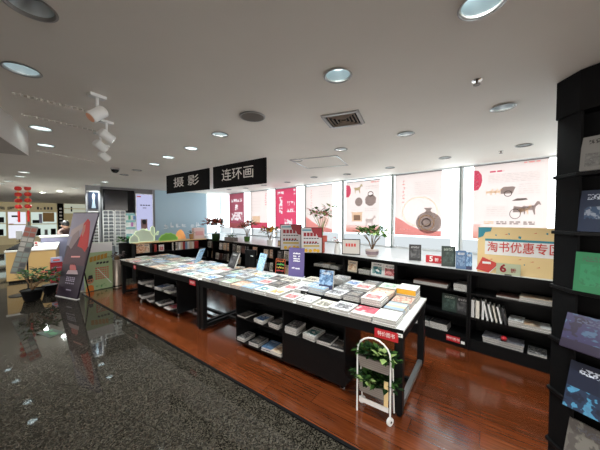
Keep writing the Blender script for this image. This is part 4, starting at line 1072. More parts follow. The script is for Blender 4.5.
mb = MB(); q0, q1 = B0+nA*.012, B1+nA*.012; q2, q3 = B1+nA*.026, B0+nA*.026
mb.slab([(q0.x,q0.y),(q1.x,q1.y),(q2.x,q2.y),(q3.x,q3.y)], .1, 2.255); mb.build('side_panel', M['dark'], t)
nB0 = Vector((-d2.y, d2.x, 0)); nB0 = nB0 if nB0.dot(ctr-B1) > 0 else -nB0
q0, q1 = B1-d2*.12+nB0*.11, B2+nB0*.11; q2, q3 = q1+nB0*.02, q0+nB0*.02
MB().slab([(q0.x,q0.y),(q1.x,q1.y),(q2.x,q2.y),(q3.x,q3.y)], .1, 2.255).build('back_panel', M['dark'], t)
nB = Vector((-d2.y, d2.x, 0))
if nB.dot(ctr-B1) < 0: nB = -nB
rB = math.atan2(d2.y, d2.x)
def case_book(s, z, w, h, th, cm, label, lean=8, out=.03, rot=None):
    p = B1+d2*(s+w/2)+nB*out
    o = book((p.x, p.y, z+h/2*math.cos(R(lean))+.002), (R(90-lean), 0, rB), w, h, th, cm, label, 'books facing out on the tall bookcase', soft=False)
    return o
case_book(.008, LV[5], .20, .20, .022, cover_mat('white notice book', (.25,.25,.24), (.2,.2,.2), (.12,.12,.12), 41, title=(.05,.05,.05), px=(.1,.9), py=(.1,.5), scale=9), 'white book with black writing on the highest bookcase shelf')
case_book(.010, LV[4], .19, .245, .022, cover_mat('navy tree book', (.009,.018,.048), (.03,.06,.12), (.24,.27,.33), 42, title=(.5,.55,.65), py=(.3,.6)), 'navy book with pale tree on the second bookcase shelf')
gb = case_book(.004, LV[3], .20, .235, .03, SPECIAL['green'], 'green book with orange edge on the third bookcase shelf', 8, .02)
MB().box(.075,.10,-.1175,.1175,.03,.0306).build('orange_strip', mat('orange strip', (.7,.18,.10), .5), gb)
case_book(-.022, LV[2]+.005, .30, .21, .03, cover_mat('galaxy book', (.013,.005,.024), (.024,.017,.065), (.045,.09,.16), 43, px=(0,1), py=(.25,1), scale=3.4, title=(.05,.05,.1)), 'purple galaxy book leaning on the fourth bookcase shelf', 28, -.025)
case_book(.0, LV[1]+.004, .27, .27, .03, cover_mat('planet book', (.006,.010,.030), (.012,.025,.06), (.06,.26,.45), 44, px=(0,1), py=(0,.45), scale=4, title=(.55,.6,.7)), 'dark blue space book leaning on the fifth bookcase shelf', 22, -.02)
case_book(.0, LV[0]+.003, .22, .26, .03, SPECIAL['grey patterned'] if 0 else cover_mat('stone book', (.11,.10,.09), (.07,.06,.055), (.15,.14,.12), 45, px=(0,1), py=(.2,1)), 'stone grey book leaning on the lowest bookcase shelf', 20, -.01)

# ---------------------------------------------------------------- low shelf on the left with cut-out bushes
LX, LY0, LY1 = -7.24, 1.745, 3.60
LROT = W_ROT+R(90)
def LS(a, b, z=0.0): return W(LX-b, LY0+a, z)          # a along the shelf from its open end, b to its back
# local frame: x along shelf (away from the entrance), y to the back
n_u = 2; lw_ = (LY1-LY0)/n_u
for i in range(n_u):
    t = thing('low_shelf', ['black low shelf unit at the entrance end, left of the magazines','black low shelf unit meeting the window corner'][i], 'shelf unit', LS(lw_*(i+.5), 0, .0085), LROT, 'black low shelf units by the blue wall')
    w = lw_-.004; D = .34; p = .02; h = SHELF_Z-.035
    MB().box(-w/2, -w/2+p, 0, D, 0, h).box(w/2-p, w/2, 0, D, 0, h).box(-w/2+p, w/2-p, D-.012, D, 0, h).build('carcass', M['dark'], t)
    MB().box(-w/2+p, w/2-p, .01, D-.012, 0, .13).build('plinth', M['black'], t)
    for z in SH[1:]: MB().box(-w/2+p, w/2-p, .005, D-.012, z-.02, z).build('shelf', M['black'], t)
tp = MB().box(-.01, LY1-LY0-.02, -.012, .36, SHELF_Z-.026, SHELF_Z).build('worktop', M['cream'], loc=LS(0,0), rz=LROT, bevel=.003)
tag(tp, 'cream top over the low shelf before the blue wall', 'worktop')
def lpose(a, z, w, h, th, cm, pose, label):
    if pose == 'face': return book(LS(a, .06, z+h/2+.009), (R(90-5), 0, LROT), w, h, th, cm, label, 'books on the low shelf by the blue wall', soft=False)
    o = book((0,0,0), (0,0,0), w, h, th, cm, label, 'books on the low shelf by the blue wall', soft=False)
    m_ = Matrix.Translation(LS(a, .03, z+.009)) @ Matrix.Rotation(LROT, 4, 'Z') @ Matrix.Translation((-th/2, w/2, h/2)) @ Matrix.Rotation(R(90), 4, 'Z') @ Matrix.Rotation(R(90), 4, 'X')
    o.rotation_euler = m_.to_euler(); o.location = m_.translation
    return o
def la(u): 
    q = at_n(u, 250, WX, LX+0.0) if 0 else None
    d = ray(u, 250); s_ = LX/WX.dot(d); return WY.dot(d*s_)-LY0
peach = cover_mat('peach striped cover', (.80,.52,.34), (.60,.26,.12), (.85,.7,.5), 51, px=(.1,.9), py=(.0,1), scale=5)
lpose(la(140.3), SH[2], .20, .225, .03, peach, 'face', 'peach striped book facing out, first on the low shelf')
lpose(la(146.5), SH[2], .16, .22, .03, SPECIAL['cream'], 'face', 'cream book facing out beside the peach striped one')
lpose(la(162), SH[2], .12, .17, .03, CVM['white rose-pictured'], 'face', 'small pink and white book facing out on the low shelf')
lpose(la(175.5), SH[2], .13, .21, .03, CVM['ivory line-drawn'], 'face', 'ivory book facing out before the low shelf spines')
for i, (u, n) in enumerate(((180,'blank white'),(182.3,'cream'),(184.6,'red'),(186.8,'sky blue'),(189,'blank white'),(191.3,'cream'),(193.5,'ivory line-drawn'),(196,'red'),(198,'red'))):
    lpose(la(u), SH[2], .15, .20+.004*(i % 3), .055, sp(n)[0][1], 'spine', '%s spine, %s of the upright row on the low shelf' % (n, ORD[i]))
lpose(la(151.5), SH[2], .15, .21, .04, SPECIAL['black'], 'spine', 'black spine beside the cream book on the low shelf')
lpose(la(156), SH[2], .15, .19, .05, SPECIAL['red'], 'spine', 'dark red spine left of the pink book')
def cutout(a, b, prof, th, m, edge, label, name, z=0.0):
    t = thing(name, label, 'decoration', LS(a, b, SHELF_Z), LROT, 'foam cut-outs on the low shelf')
    MB().prism(prof, -th/2, th/2).build('body', m, t, bevel=.012)
    n = len(prof)
    MB().tube([(x, -th/2, max(z_, .008)) for x, z_ in prof], .010, 6, closed=True).build('edge_trim', edge, t)
    return t
def bush(w, h, lobes, seed):
    rnd = random.Random(seed); P = [(w/2, 0)]
    for i in range(lobes):
        a0 = math.pi*i/lobes; a1 = math.pi*(i+1)/lobes
        for q in range(4):
            a = a0+(a1-a0)*(q+.5)/4; k = 1+.12*math.sin(math.pi*(q+.5)/4)-.06
            P.append((w/2*math.cos(a)*k, h*math.sin(a)*k+.02))
    P.append((-w/2, 0)); return P
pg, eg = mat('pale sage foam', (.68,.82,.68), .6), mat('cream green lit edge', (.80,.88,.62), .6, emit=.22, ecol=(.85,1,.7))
cutout(la(145), .17, bush(.50, .30, 5, 1), .05, pg, eg, 'pale sage bush cut-out at the entrance end of the low shelf', 'bush_cutout')
cutout(la(135), .06, bush(.20, .18, 3, 2), .05, pg, eg, 'small pale sage bush cut-out at the very end of the low shelf', 'bush_cutout')
cutout(la(156), .27, [(.05,0),(.05,.16),(.13,.16),(.15,.26),(.12,.26),(.10,.21),(.05,.21),(.045,.36),(.0,.40),(-.045,.36),(-.05,.27),(-.11,.27),(-.14,.34),(-.16,.32),(-.14,.21),(-.05,.20),(-.05,0)], .05, pg, eg, 'pale green cactus cut-out between the bush cut-outs', 'cactus_cutout')
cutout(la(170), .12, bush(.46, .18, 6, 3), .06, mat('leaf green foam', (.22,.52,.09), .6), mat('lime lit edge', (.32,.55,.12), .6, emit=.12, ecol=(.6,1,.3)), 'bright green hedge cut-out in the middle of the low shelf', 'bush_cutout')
t = thing('orange_lampshade', 'orange dome ornament beside the green hedge cut-out', 'ornament', LS(la(183.5), .20, SHELF_Z), LROT)
MB().lathe([(.14,0),(.14,.04),(.125,.12),(.085,.22),(.03,.28),(.001,.285)], 24).build('dome', mat('orange paper', (.85,.40,.13), .6, emit=.15, ecol=(1,.45,.15)), t, smooth=True)
MB().lathe([(.145,0),(.15,.012),(.145,.03)], 24).build('rim', mat('pale orange rim', (.85,.6,.35), .6), t)
t = thing('pink_box', 'pale pink display box near the window corner', 'box', LS(la(201), .17, SHELF_Z), LROT)
MB().box(-.16,.16,-.08,.08,0,.32).build('box', mat('pale pink board', (.85,.68,.66), .6), t, bevel=.01)
MB().box(-.12,.12,-.083,-.080,.10,.22).build('print', mat('rose print', (.80,.45,.45), .6), t)
t = thing('flower_pot', 'small tan pot between the orange dome and pink box', 'plant', LS(la(193), .10, SHELF_Z), LROT)
MB().lathe([(.045,0),(.06,.14),(.055,.15)], 16).build('pot', M['brown_box'], t, smooth=True)
f = MB(); leaves(f, (0,0,.16), 14, .07, .07, 1, 1); f.build('foliage', M['dark_leaf'], t)
# pale writing and round marks on the blue wall
mb = MB()
for (y0, k_) in ((3.05, 2), (3.45, 2), (3.95, 2), (4.2, 1)):
    for q in range(k_):
        for j in range(5):
            a, b = random.uniform(0,.12), random.uniform(0,.12); v_ = random.random() > .5
            mb.box(LEFT_X, LEFT_X+.004, y0+.19*q+a*.5, y0+.19*q+a*.5+(.015 if v_ else .10), 1.22+b, 1.22+b+(.10 if v_ else .015))
o = mb.build('wall_lettering', M['white_ink'], rz=W_ROT); tag(o, 'white character lettering low on the blue wall', 'lettering')

# ---------------------------------------------------------------- the optical shop beyond
CY = lambda u, v, c: at_n(u, v, WX, c)
def panel_on(c, u0, u1, v0, v1):
    """width, height and base centre of an upright rectangle on the plane parallel to the low shelf"""
    um = (u0+u1)/2
    a, b = CY(u0, 217, c), CY(u1, 217, c)
    zt, zb = CY(um, v0, c).z, CY(um, v1, c).z
    return (b-a).length, zt-zb, Vector(((a.x+b.x)/2, (a.y+b.y)/2, zb))
SROT = LROT
# television
w, h, p = panel_on(LEFT_X+.10, 103.5, 134.5, 190, 212)
t = thing('television', 'large black television mounted high on the dark wall', 'television', p, SROT)
MB().box(-w/2, w/2, -.04, .03, 0, h).build('case', M['dark'], t, bevel=.006)
MB().box(-w/2+.03, w/2-.18, -.043, -.040, .035, h-.03).build('screen', M['screen'], t)
MB().box(w/2-.17, w/2-.02, -.043, -.040, .035, h-.03).build('speaker_cloth', M['black'], t)
MB().box(-.15,.15,.03,.10,h*.3,h*.7).build('bracket', M['black_metal'], t)
# model light box
w, h, p = panel_on(LEFT_X+.12, 135.5, 153, 194, 236)
t = thing('light_box', 'tall lavender lit poster with a small model portrait', 'light box', (p.x, p.y, p.z), SROT)
MB().box(-w/2, w/2, -.03, .10, 0, h).build('frame', M['white_metal'], t, bevel=.006)
MB().box(-w/2+.02, w/2-.02, -.033, -.03, .02, h-.02).build('lit_face', glow('lavender light box', (.58,.60,.88), .45), t)
MB().box(-w*.22, w*.14, -.036, -.033, h*.06, h*.40).build('portrait', mat('portrait print', (.35,.20,.20), .5), t)
MB().ball((-w*.04, -.04, h*.34), w*.13, sz=1.2).build('portrait_hair', M['hair'], t)
mb = MB()
for x in (-.2, -.05, .1, .25): mb.box(x*w-.02, x*w+.03, -.036, -.033, h*.72, h*.745)
mb.box(-w*.1, w*.1, -.036, -.033, h*.66, h*.675); mb.build('print', M['black_ink'], t)
MB().box(-w*.42, -w*.2, -.036, -.033, h*.92, h*.945).build('red_mark', M['red_ink'], t)
MB().box(-w/2+.06, w/2-.06, -.02, .08, -p.z, 0).build('stand', M['grey_wall'], t)
# eyewear racks
def rack(u0, u1, v0, v1, c, rows, cols, label, frame):
    w, h, p = panel_on(c, u0, u1, v0, v1)
    t = thing('eyewear_rack', label, 'display rack', (p.x, p.y, 0), SROT, 'eyewear racks by the television')
    MB().box(-w/2, w/2, 0, .10, 0, p.z+h).build('back_panel', frame, t)
    mb = MB()
    for q in range(rows+1): mb.box(-w/2, w/2, -.03, 0, p.z+h*q/rows, p.z+h*q/rows+.018)
    mb.build('rack_rail', M['white_metal'], t)
    for cidx in range(cols+1): MB().box(-w/2+w*cidx/cols-.012, -w/2+w*cidx/cols+.012, -.028, 0, p.z, p.z+h).build('upright', M['white_metal'], t)
    gl = MB()
    for q in range(rows):
        for j in range(cols*2):
            x = -w/2+w*(j+.5)/(cols*2); z = p.z+h*(q+.45)/rows; s_ = w/(cols*2)*.42
            for k_ in (-1, 1): gl.box(x+k_*s_*.5-s_*.42, x+k_*s_*.5+s_*.42, -.045, -.03, z-s_*.28, z+s_*.28)
            gl.box(x-s_*.1, x+s_*.1, -.044, -.032, z+s_*.1, z+s_*.2)
    o = gl.build('spectacles', M['dark'], t); o['kind'] = 'stuff'
dk = mat('dim rack back', (.22,.24,.27), .5)
rack(88.5, 98, 212, 246, LEFT_X+.55, 11, 1, 'narrow white eyewear rack behind the leaning purple standee', mat('white rack back', (.65,.68,.70), .4))
rack(103, 113.4, 211, 246, LEFT_X+.35, 10, 2, 'eyewear rack left of the middle under the television', dk)
rack(115, 125, 211, 246, LEFT_X+.35, 10, 2, 'eyewear rack right of the middle under the television', mat('grey rack back', (.42,.45,.48), .4))
w, h, p = panel_on(LEFT_X+.3, 125.5, 135, 213, 240)
t = thing('product_shelf', 'small lit shelf of coloured packs under the television corner', 'shelf unit', (p.x, p.y, 0), SROT)
MB().box(-w/2, w/2, .0, .12, 0, p.z+h).build('back_panel', glow('teal lit back', (.35,.62,.60), .28), t)
for q in range(5): MB().box(-w/2, w/2, -.08, 0, p.z+h*q/4-.01, p.z+h*q/4).build('shelf', M['white_metal'], t)
pc = [(.1,.45,.25),(.7,.75,.72),(.15,.3,.6),(.55,.2,.5),(.8,.8,.78)]
for q in range(4):
    for j in range(4):
        m_ = M['white_ink'] if (q+j) % 2 else mat('pack', pc[(q*3+j) % 5], .5)
        o = MB().box(-.035,.035,-.06,-.01,0,h/4*.6).build('product_pack', m_, loc=Vector((p.x, p.y, p.z+h*q/4))+Matrix.Rotation(SROT,3,'Z') @ Vector((-w/2+w*(j+.5)/4, 0, 0)), rz=SROT)
        tag(o, '%s pack, %s along shelf %s of the small lit shelf' % (('white','coloured')[(q+j) % 2 == 0], ORD[j], ['one','two','three','four'][q]), 'pack', 'packs on the small lit shelf')
# planter before it
w, h, p = panel_on(LX-.8, 121, 131, 233, 246)
t = thing('planter', 'dark planter with yellow green leaves by the low shelf end', 'planter', (p.x, p.y, 0), SROT)
MB().lathe([(.14,0),(.17,.5),(.18,.92),(.16,.93)], 16).build('pot', M['dark'], t, smooth=True)
f = MB()
for q in range(5): leaves(f, (-.12+.06*q, 0, .96), 16, .12, .10, 1, 2)
f.build('foliage', [M['dark_leaf'], M['green_leaf']], t)
# pillar with dress poster
w, h, p = panel_on(LEFT_X+.10, 88.5, 98.5, 192, 209)
t = thing('dress_poster', 'dark blue poster of a pale dress beside the television', 'poster', (p.x, p.y, p.z), SROT)
MB().box(-w/2, w/2, -.02, .0, 0, h).build('panel', mat('dark blue print', (.008,.014,.03), .3), t)
MB().prism([(-w*.2,h*.05),(w*.25,h*.05),(w*.12,h*.5),(w*.2,h*.8),(w*.02,h*.95),(-.12*w,h*.75),(-.05*w,h*.5)], -.024, -.020).build('figure', mat('pale dress print', (.25,.32,.38), .5), t)
MB().box(-w/2-.03, w/2+.03, -.012, .01, h, h+.03).build('top_edge', M['white_metal'], t)
MB().box(-w/2-.05, w/2+.05, .0, .05, -p.z, CEIL-p.z).build('backing_panel', M['grey_wall'], t)
# far fascia and lit shelves
FX = -23.05
w, h, p = panel_on(FX, -40, 56.5, 202, 212)
t = thing('shop_fascia', 'long khaki shop fascia over the lit shelves', 'fascia', (p.x, p.y, 0), SROT)
MB().box(-w/2, w/2, -.55, -.40, p.z, CEIL-.01).build('header', M['khaki'], t)  # header brightened by a glow added to its material
def fx(u): return (CY(u,217,FX)-Vector((p.x,p.y,CAM_H))).dot(Matrix.Rotation(SROT,3,'Z') @ Vector((1,0,0)))
mb = MB(); x = fx(7)
for s_ in (-1, 1):
    for q in range(4): mb.prism([(x+s_*(.05),2.20-.045*q),(x+s_*(.5-.09*q),2.26-.05*q),(x+s_*(.48-.09*q),2.23-.05*q),(x+s_*.05,2.17-.045*q)], -.58, -.55)
mb.box(x-.06,x+.06,-.33,-.30,1.98,2.26); mb.build('eagle_emblem', M['black_ink'], t)
mb = MB(); x = fx(37)
while x < fx(51): mb.box(x, x+.09, -.58, -.55, 2.08, 2.24) if random.random() > .2 else mb.box(x, x+.05, -.58, -.55, 2.08, 2.16); x += .15
mb.build('lettering', M['black_ink'], t)
def wall_case(u0, u1, v0, v1, label, m, extras):
    w, h, q = panel_on(FX+.12, u0, u1, v0, v1)
    t = thing('wall_display', label, 'display case', (q.x, q.y, 0), SROT, 'lit display cases on the shop wall')
    zt = q.z+h
    MB().box(-w/2, w/2, .0, .04, q.z, zt).build('glow_back', m, t)  # glowing back stands in for the small shelf lights
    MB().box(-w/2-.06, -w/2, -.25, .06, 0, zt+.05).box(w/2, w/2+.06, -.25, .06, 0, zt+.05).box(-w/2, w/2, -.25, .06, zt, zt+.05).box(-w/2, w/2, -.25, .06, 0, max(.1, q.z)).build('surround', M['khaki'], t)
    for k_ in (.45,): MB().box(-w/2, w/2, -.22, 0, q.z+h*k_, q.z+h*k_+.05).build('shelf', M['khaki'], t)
    for (a, b, c_, d, m_) in extras: MB().box(-w/2+w*a, -w/2+w*b, -.18, -.02, q.z+h*c_, q.z+h*d).build('display_item', m_, t)
    return t
wall_case(-14, 6, 209, 236, 'lit display case at the far shop wall edge', M['glow_panel'], [(.5,.9,.5,.7,M['black']),(.6,.85,.02,.25,M['dark'])])
w_, h_, q_ = panel_on(FX+.15, 8, 25.5, 209, 227)
wall_case(8, 26, 209, 238, 'lit poster case between the lanterns on the shop wall', glow('white lit poster', (.85,.86,.95), .5), [(.2,.62,.72,.78,M['black']),(.05,.3,.48,.5,M['red_ink']),(.5,.6,.58,.62,M['lavender'])])
wall_case(31, 56.5, 210, 236, 'lit display case with tan boxes on the shop wall', M['glow_panel'], [(.45,.9,.55,.9,M['brown_box']),(.05,.3,.5,.62,M['black']),(.3,.42,.5,.85,M['lavender']),(.1,.35,.03,.3,M['dark']),(.5,.62,.03,.25,M['grey_wall']),(.75,.95,.03,.28,M['dark'])])
wall_case(64, 86, 204, 213.5, 'plain cream lit board right of the fascia', glow('cream lit board', (.75,.78,.62), .28), [(.3,.36,.2,.7,M['black'])])
wall_case(64, 86, 215, 240, 'lit green shelf beside the fascia board', glow('green lit shelf', (.45,.62,.55), .22), [(.2,.6,.5,.75,M['dark_leaf']),(.55,.9,.05,.3,M['dark'])])
w, h, p2 = panel_on(FX+.3, 57.5, 63.5, 203, 240)
t = thing('shop_column', 'dark striped column at the fascia end', 'column', (p2.x, p2.y, 0), SROT)
MB().box(-w/2, w/2, -.2, .1, 0, CEIL).build('shaft', M['dark'], t)
for q in range(6): MB().box(-w*.2, w*.2, -.22, -.2, 1.0+.22*q, 1.1+.22*q).build('slot', M['counter_top'], t)
# lanterns
def lantern_string(u, v0, n, dv, label):
    p = CY(u, v0, -11.0)
    t = thing('lantern_string', label, 'lanterns', (p.x, p.y, CEIL), 0, 'red lantern strings in the shop')
    zs = [CY(u, v0+dv*i, -11.0).z-CEIL for i in range(n)]
    MB().tube([(0,0,0),(0,0,zs[-1]-.1)], .008, 6).build('cord', M['gold'], t)
    for z in zs:
        l_ = MB().lathe([(.028,.058),(.055,.052),(.077,.02),(.077,-.02),(.055,-.052),(.028,-.058)], 18).build('lantern', M['lamp_red'], t, loc=(0,0,z), smooth=True)
        MB().lathe([(.03,.056),(.03,.068)], 12).lathe([(.03,-.068),(.03,-.056)], 12).build('gold_collar', M['gold'], l_)
    MB().lathe([(.02,zs[-1]-.12),(.03,zs[-1]-.16),(.025,zs[-1]-.45)], 10).build('tassel', M['lamp_red'], t)
lantern_string(17.8, 182.5, 5, 6.05, 'string of five red lanterns nearer the shop edge')
lantern_string(27.4, 182.3, 5, 6.0, 'string of five red lanterns nearer the television')

# counters
b0 = at_z(6.5, 284, 0); b1 = at_z(54, 278.5, 0)
ax = (b1-b0).normalized(); crot = math.atan2(ax.y, ax.x); wL = (b1-b0).length
t = thing('glass_counter', 'honey coloured counter with pale top carrying rows of spectacles', 'counter', (b0.x, b0.y, 0), crot)
MB().box(0, wL+.05, 0, 2.8, .05, .76).build('body', M['counter'], t, bevel=.01)
MB().box(-.02, wL+.07, -.02, 2.82, .76, .80).build('counter_top', M['counter_top'], t, bevel=.004)
MB().box(.03, wL, .03, 2.75, 0, .05).build('plinth', M['dark'], t)
mb = MB()
for i in range(9):
    for j in range(13):
        x, y = .02+.045*i+.01*(j % 2), .10+.20*j
        for k_ in (-1,1): mb.box(x+k_*.011-.009, x+k_*.011+.009, y, y+.10, .80, .83)
o = mb.build('spectacles_rows', M['dark'], loc=(b0.x, b0.y, 0), rz=crot); tag(o, 'dark spectacles laid in rows on the honey counter', 'spectacles'); o['kind'] = 'stuff'
t = thing('display_counter', 'lavender counter behind the honey counter', 'counter', CY(58, 245, -12.5)*Vector((1,1,0)) if 0 else (lambda q: (q.x, q.y, 0))(CY(64.5, 245, -11.6)), SROT)
MB().box(-.55, .55, 0, .7, 0, .95).build('body', M['lavender'], t, bevel=.01); MB().box(-.58, .58, -.03, .73, .95, .99).build('counter_top', M['counter_top'], t)
q = at_z(19.5, 242, .80)
t = thing('round_mirror', 'grey table mirror on the honey counter left of the tilted banner', 'mirror', (q.x, q.y, .80), SROT)
MB().lathe([(.07,0),(.07,.012),(.010,.02),(.010,.08)], 14).build('stand', M['dark'], t); MB().box(-.075,.075,-.012,.012,.08,.36).build('mirror_plate', mat('dull mirror', (.25,.26,.26), .25, .5), t, bevel=.008)
# card on the counter
q = at_z(36.3, 246, .80)
t = thing('counter_card', 'small red and white card standing on the honey counter', 'card', (q.x, q.y, .80), crot)
MB().box(-.045,.045,0,.01,0,.13).build('card', M['paper'], t); MB().ball((0,-.004,.08), .028).build('red_print', M['red_ink'], t); MB().box(-.03,.03,-.002,0,.01,.03).build('print', M['dark_red'], t)
# red crate
w, h, q = panel_on(-8.2, 52, 62.5, 257, 281)
bq = at_z(57, 282, 0)
t = thing('red_crate', 'dark red display box behind the purple standee', 'box', (bq.x, bq.y, 0), SROT)
MB().box(-.11,.11,0,.25,0,.50).build('box', M['dark_red'], t, bevel=.008)
MB().box(-.10,.10,-.01,.03,.50,.62).build('header_card', M['lavender'], t); MB().box(-.06,.06,-.014,-.01,.53,.57).build('print', M['red_ink'], t)
for q_ in range(3): MB().box(-.09,.09,-.004,0,.10+.13*q_,.11+.13*q_).build('print_line', M['lavender'], t)
# leaning narrow banner with pole
bq = at_z(28.5, 294.5, 0)
t = thing('banner_stand', 'narrow tilted photo banner on a black pole beside the plant', 'banner', (bq.x, bq.y, 0), SROT)
MB().lathe([(.16,0),(.16,.012),(.02,.025)], 20).build('base', M['black_metal'], t, loc=(-.12,.05,0))
MB().tube([(.0,.03,.0),(.0,.03,.95)], .014, 8).build('pole', M['black_metal'], t)
bn = MB().box(-.095,.095,-.008,.008,0,1.0).build('banner_panel', mat('grey photo banner', (.20,.19,.18), .5), t, loc=(-.155,0,.46), rot=(0,R(14),0))
rnd = random.Random(5)
pcs = [mat('banner patch %d' % i, c_, .5) for i, c_ in enumerate(((.28,.09,.07),(.45,.43,.40),(.10,.10,.11),(.25,.30,.28)))]
for i in range(9):
    for j in range(2):
        MB().box(-.088+.09*j, -.088+.09*j+.078, -.010, -.008, .04+.105*i, .04+.105*i+.08).build('photo', pcs[0] if i > 6 else pcs[1+rnd.randrange(3)], bn)
# potted floor plant
bq = at_z(32.5, 300, 0)
t = thing('floor_plant', 'leafy plant in a black tub on the granite aisle', 'plant', (bq.x, bq.y, 0), 0)
MB().lathe([(.10,0),(.12,.02),(.16,.19),(.175,.20),(.165,.215),(.15,.20)], 20).build('tub', M['dark'], t, smooth=True)
st = MB(); f = MB()
for i in range(9):
    a = i*.7; top = Vector((math.cos(a)*.22+.12, math.sin(a)*.15, .40+.045*(i % 4)))
    st.tube([(0,0,.18),(top.x*.4,top.y*.4,.33),tuple(top)], .007, 6); leaves(f, top, 11, .10, .11, 1, 2)
st.build('stem', M['stem'], t); f.build('foliage', [M['dark_leaf'], M['green_leaf']], t)
bq = at_z(50, 293, 0)
t = thing('floor_plant', 'dark bushy plant with red berries left of the purple standee', 'plant', (bq.x, bq.y, 0), 0)
MB().lathe([(.09,0),(.13,.17),(.12,.18)], 18).build('tub', M['dark'], t, smooth=True)
f = MB()
for i in range(9): leaves(f, (math.cos(i*.8)*.13, math.sin(i*.8)*.1, .26+.05*(i % 4)), 13, .12, .10, 1, 2)
f.build('foliage', [M['dark_leaf'], M['dark_leaf']], t)
mb = MB()
for i in range(14): mb.ball((random.uniform(-.2,.2), random.uniform(-.18,0), random.uniform(.18,.5)), .014, n=6, k=4)
mb.build('berries', M['red_ink'], t)
# purple standee, leaning
pa, pb = at_z(56, 296, 0), at_z(76.5, 300, 0)
ax = (pb-pa).normalized(); srot = math.atan2(ax.y, ax.x); w = (pb-pa).length
ax2 = Vector((math.cos(srot), math.sin(srot), 0))
t = thing('standee', 'leaning purple standee with a red haired woman by the wood floor', 'standee', (pa.x, pa.y, 0), srot)
nS = Vector((-ax2.y, ax2.x, 0)); top = at_n(73.5, 212.5, nS, nS.dot(pa)); dx = (top-pa).dot(ax2); hs = top.z
def sk(x, z): return (x*w+dx*z, z*hs)            # the board is a tilted parallelogram
def sprism(pts, y0, y1): return MB().prism([sk(x, z) for x, z in pts], y0, y1)
MB().prism([sk(0,0), sk(1,0), (sk(1,1)[0]+.05, sk(1,1)[1]), sk(0,1)], 0, .03).build('board', mat('plum print', (.018,.009,.026), .45), t)
sprism([(.0,.62),(1.0,.62),(1.1,.99),(.0,.99)], -.002, 0).build('sky_print', mat('dusky sky print', (.30,.29,.38), .5), t)
sprism([(.08,.80),(.8,.93),(.8,.90),(.3,.74),(.08,.72)], -.003, -.0021).build('cloud_print', mat('rosy cloud print', (.42,.33,.33), .5), t)
sprism([(-.02,.40),(1.0,.40),(1.0,.60),(.80,.70),(.55,.73),(.30,.70),(.12,.62)], -.004, -.0021).build('gown_print', mat('dark plum gown print', (.06,.018,.035), .5), t)
sprism([(.12,.62),(.20,.74),(.42,.80),(.52,.73),(.40,.66),(.25,.58)], -.005, -.0041).build('shoulder_print', mat('grey shoulder print', (.25,.19,.20), .5), t)
sprism([(.52,.62),(.58,.80),(.60,.88),(.72,.93),(.84,.90),(.92,.78),(.98,.62),(.90,.56),(.75,.60)], -.006, -.0041).build('red_hair_print', mat('red hair print', (.50,.03,.03), .5), t)
sprism([(.58,.76),(.60,.85),(.68,.87),(.71,.80),(.66,.73)], -.007, -.0061).build('face_print', mat('face print', (.45,.20,.16), .5), t)
sprism([(.34,.485),(.74,.495),(.74,.512),(.34,.502)], -.007, -.0041).build('title_print', M['pink'], t)
mb = MB(); X, Z = sk(.53, .36); mb.lathe([(.0001,-.001),(.105,-.001),(.105,.001),(.0001,.001)], 20, M=Matrix.Translation((X,-.003,Z)) @ Matrix.Rotation(R(90),4,'X'))
mb.build('round_print', mat('rose disc', (.55,.16,.16), .5), t)
sprism([(.28,.285),(.82,.30),(.74,.345),(.34,.335)], -.0065, -.004).build('bowl_print', mat('pale bowl print', (.48,.38,.42), .5), t)
mb = MB()
for z in (.245,.225,.205,.175):
    x = .32
    while x < .72: mb.prism([sk(x,z),sk(x+.05,z),sk(x+.05,z+.012),sk(x,z+.012)], -.003, -.0005); x += .085
mb.prism([sk(.42,.095),sk(.66,.095),sk(.66,.107),sk(.42,.107)], -.003, -.0005); mb.build('small_print', mat('pale violet print', (.40,.36,.48), .5), t)
MB().tube([(w*.5+dx*.6, .03, hs*.6), (w*.5+dx*.45, .25, .01)], .012, 8).build('strut', M['black_metal'], t)
MB().box(-.01, w+.01, -.01, .05, 0, .015).build('foot', M['white_metal'], t)
# green promotion board
pa, pb = at_z(85.5, 292.5, .0), at_z(113, 287, .0)
ax = (pb-pa).normalized(); grot = math.atan2(ax.y, ax.x); w = (pb-pa).length; hg = .74
hg = CAM_H-(244-217)*pa.y/F_PX
t = thing('promotion_board', 'green and white promotion board with a cartoon man in glasses', 'board', (pa.x, pa.y, .008), grot)
MB().box(0, w, 0, .06, 0, hg).build('board', mat('pale green print', (.42,.55,.30), .5), t, bevel=.004)
MB().box(0, w, -.003, 0, hg*.80, hg).build('white_header', M['white_ink'], t)
mb = MB()
for i in range(5): mb.prism([(w*(.16+.13*i),hg*.60+.012*i),(w*(.27+.13*i),hg*.61+.012*i),(w*(.28+.13*i),hg*.72+.012*i),(w*(.17+.13*i),hg*.70+.012*i)], -.005, -.001)
mb.build('title_lettering', mat('orange black title', (.50,.26,.03), .5), t)
mb = MB()
for i in range(4): mb.prism([(w*(.40+.12*i),hg*.54),(w*(.49+.12*i),hg*.55),(w*(.49+.12*i),hg*.59),(w*(.40+.12*i),hg*.58)], -.004, -.001)
mb.build('black_lettering', M['black_ink'], t)
mb = MB()
for r_ in range(6):
    for i in range(6): mb.box(w*(.36+.085*i), w*(.36+.085*i+.06), -.003, 0, hg*(.22+.045*r_), hg*(.22+.045*r_+.025))
mb.build('red_text', M['red_ink'], t)
fh = MB().lathe([(.0001,-.001),(.062,-.001),(.062,.001),(.0001,.001)], 18, M=Matrix.Translation((w*.17,-.003,hg*.22)) @ Matrix.Scale(1.15,4,(0,0,1)) @ Matrix.Rotation(R(90),4,'X')).build('man_face', mat('face print tan', (.55,.25,.14), .5), t)
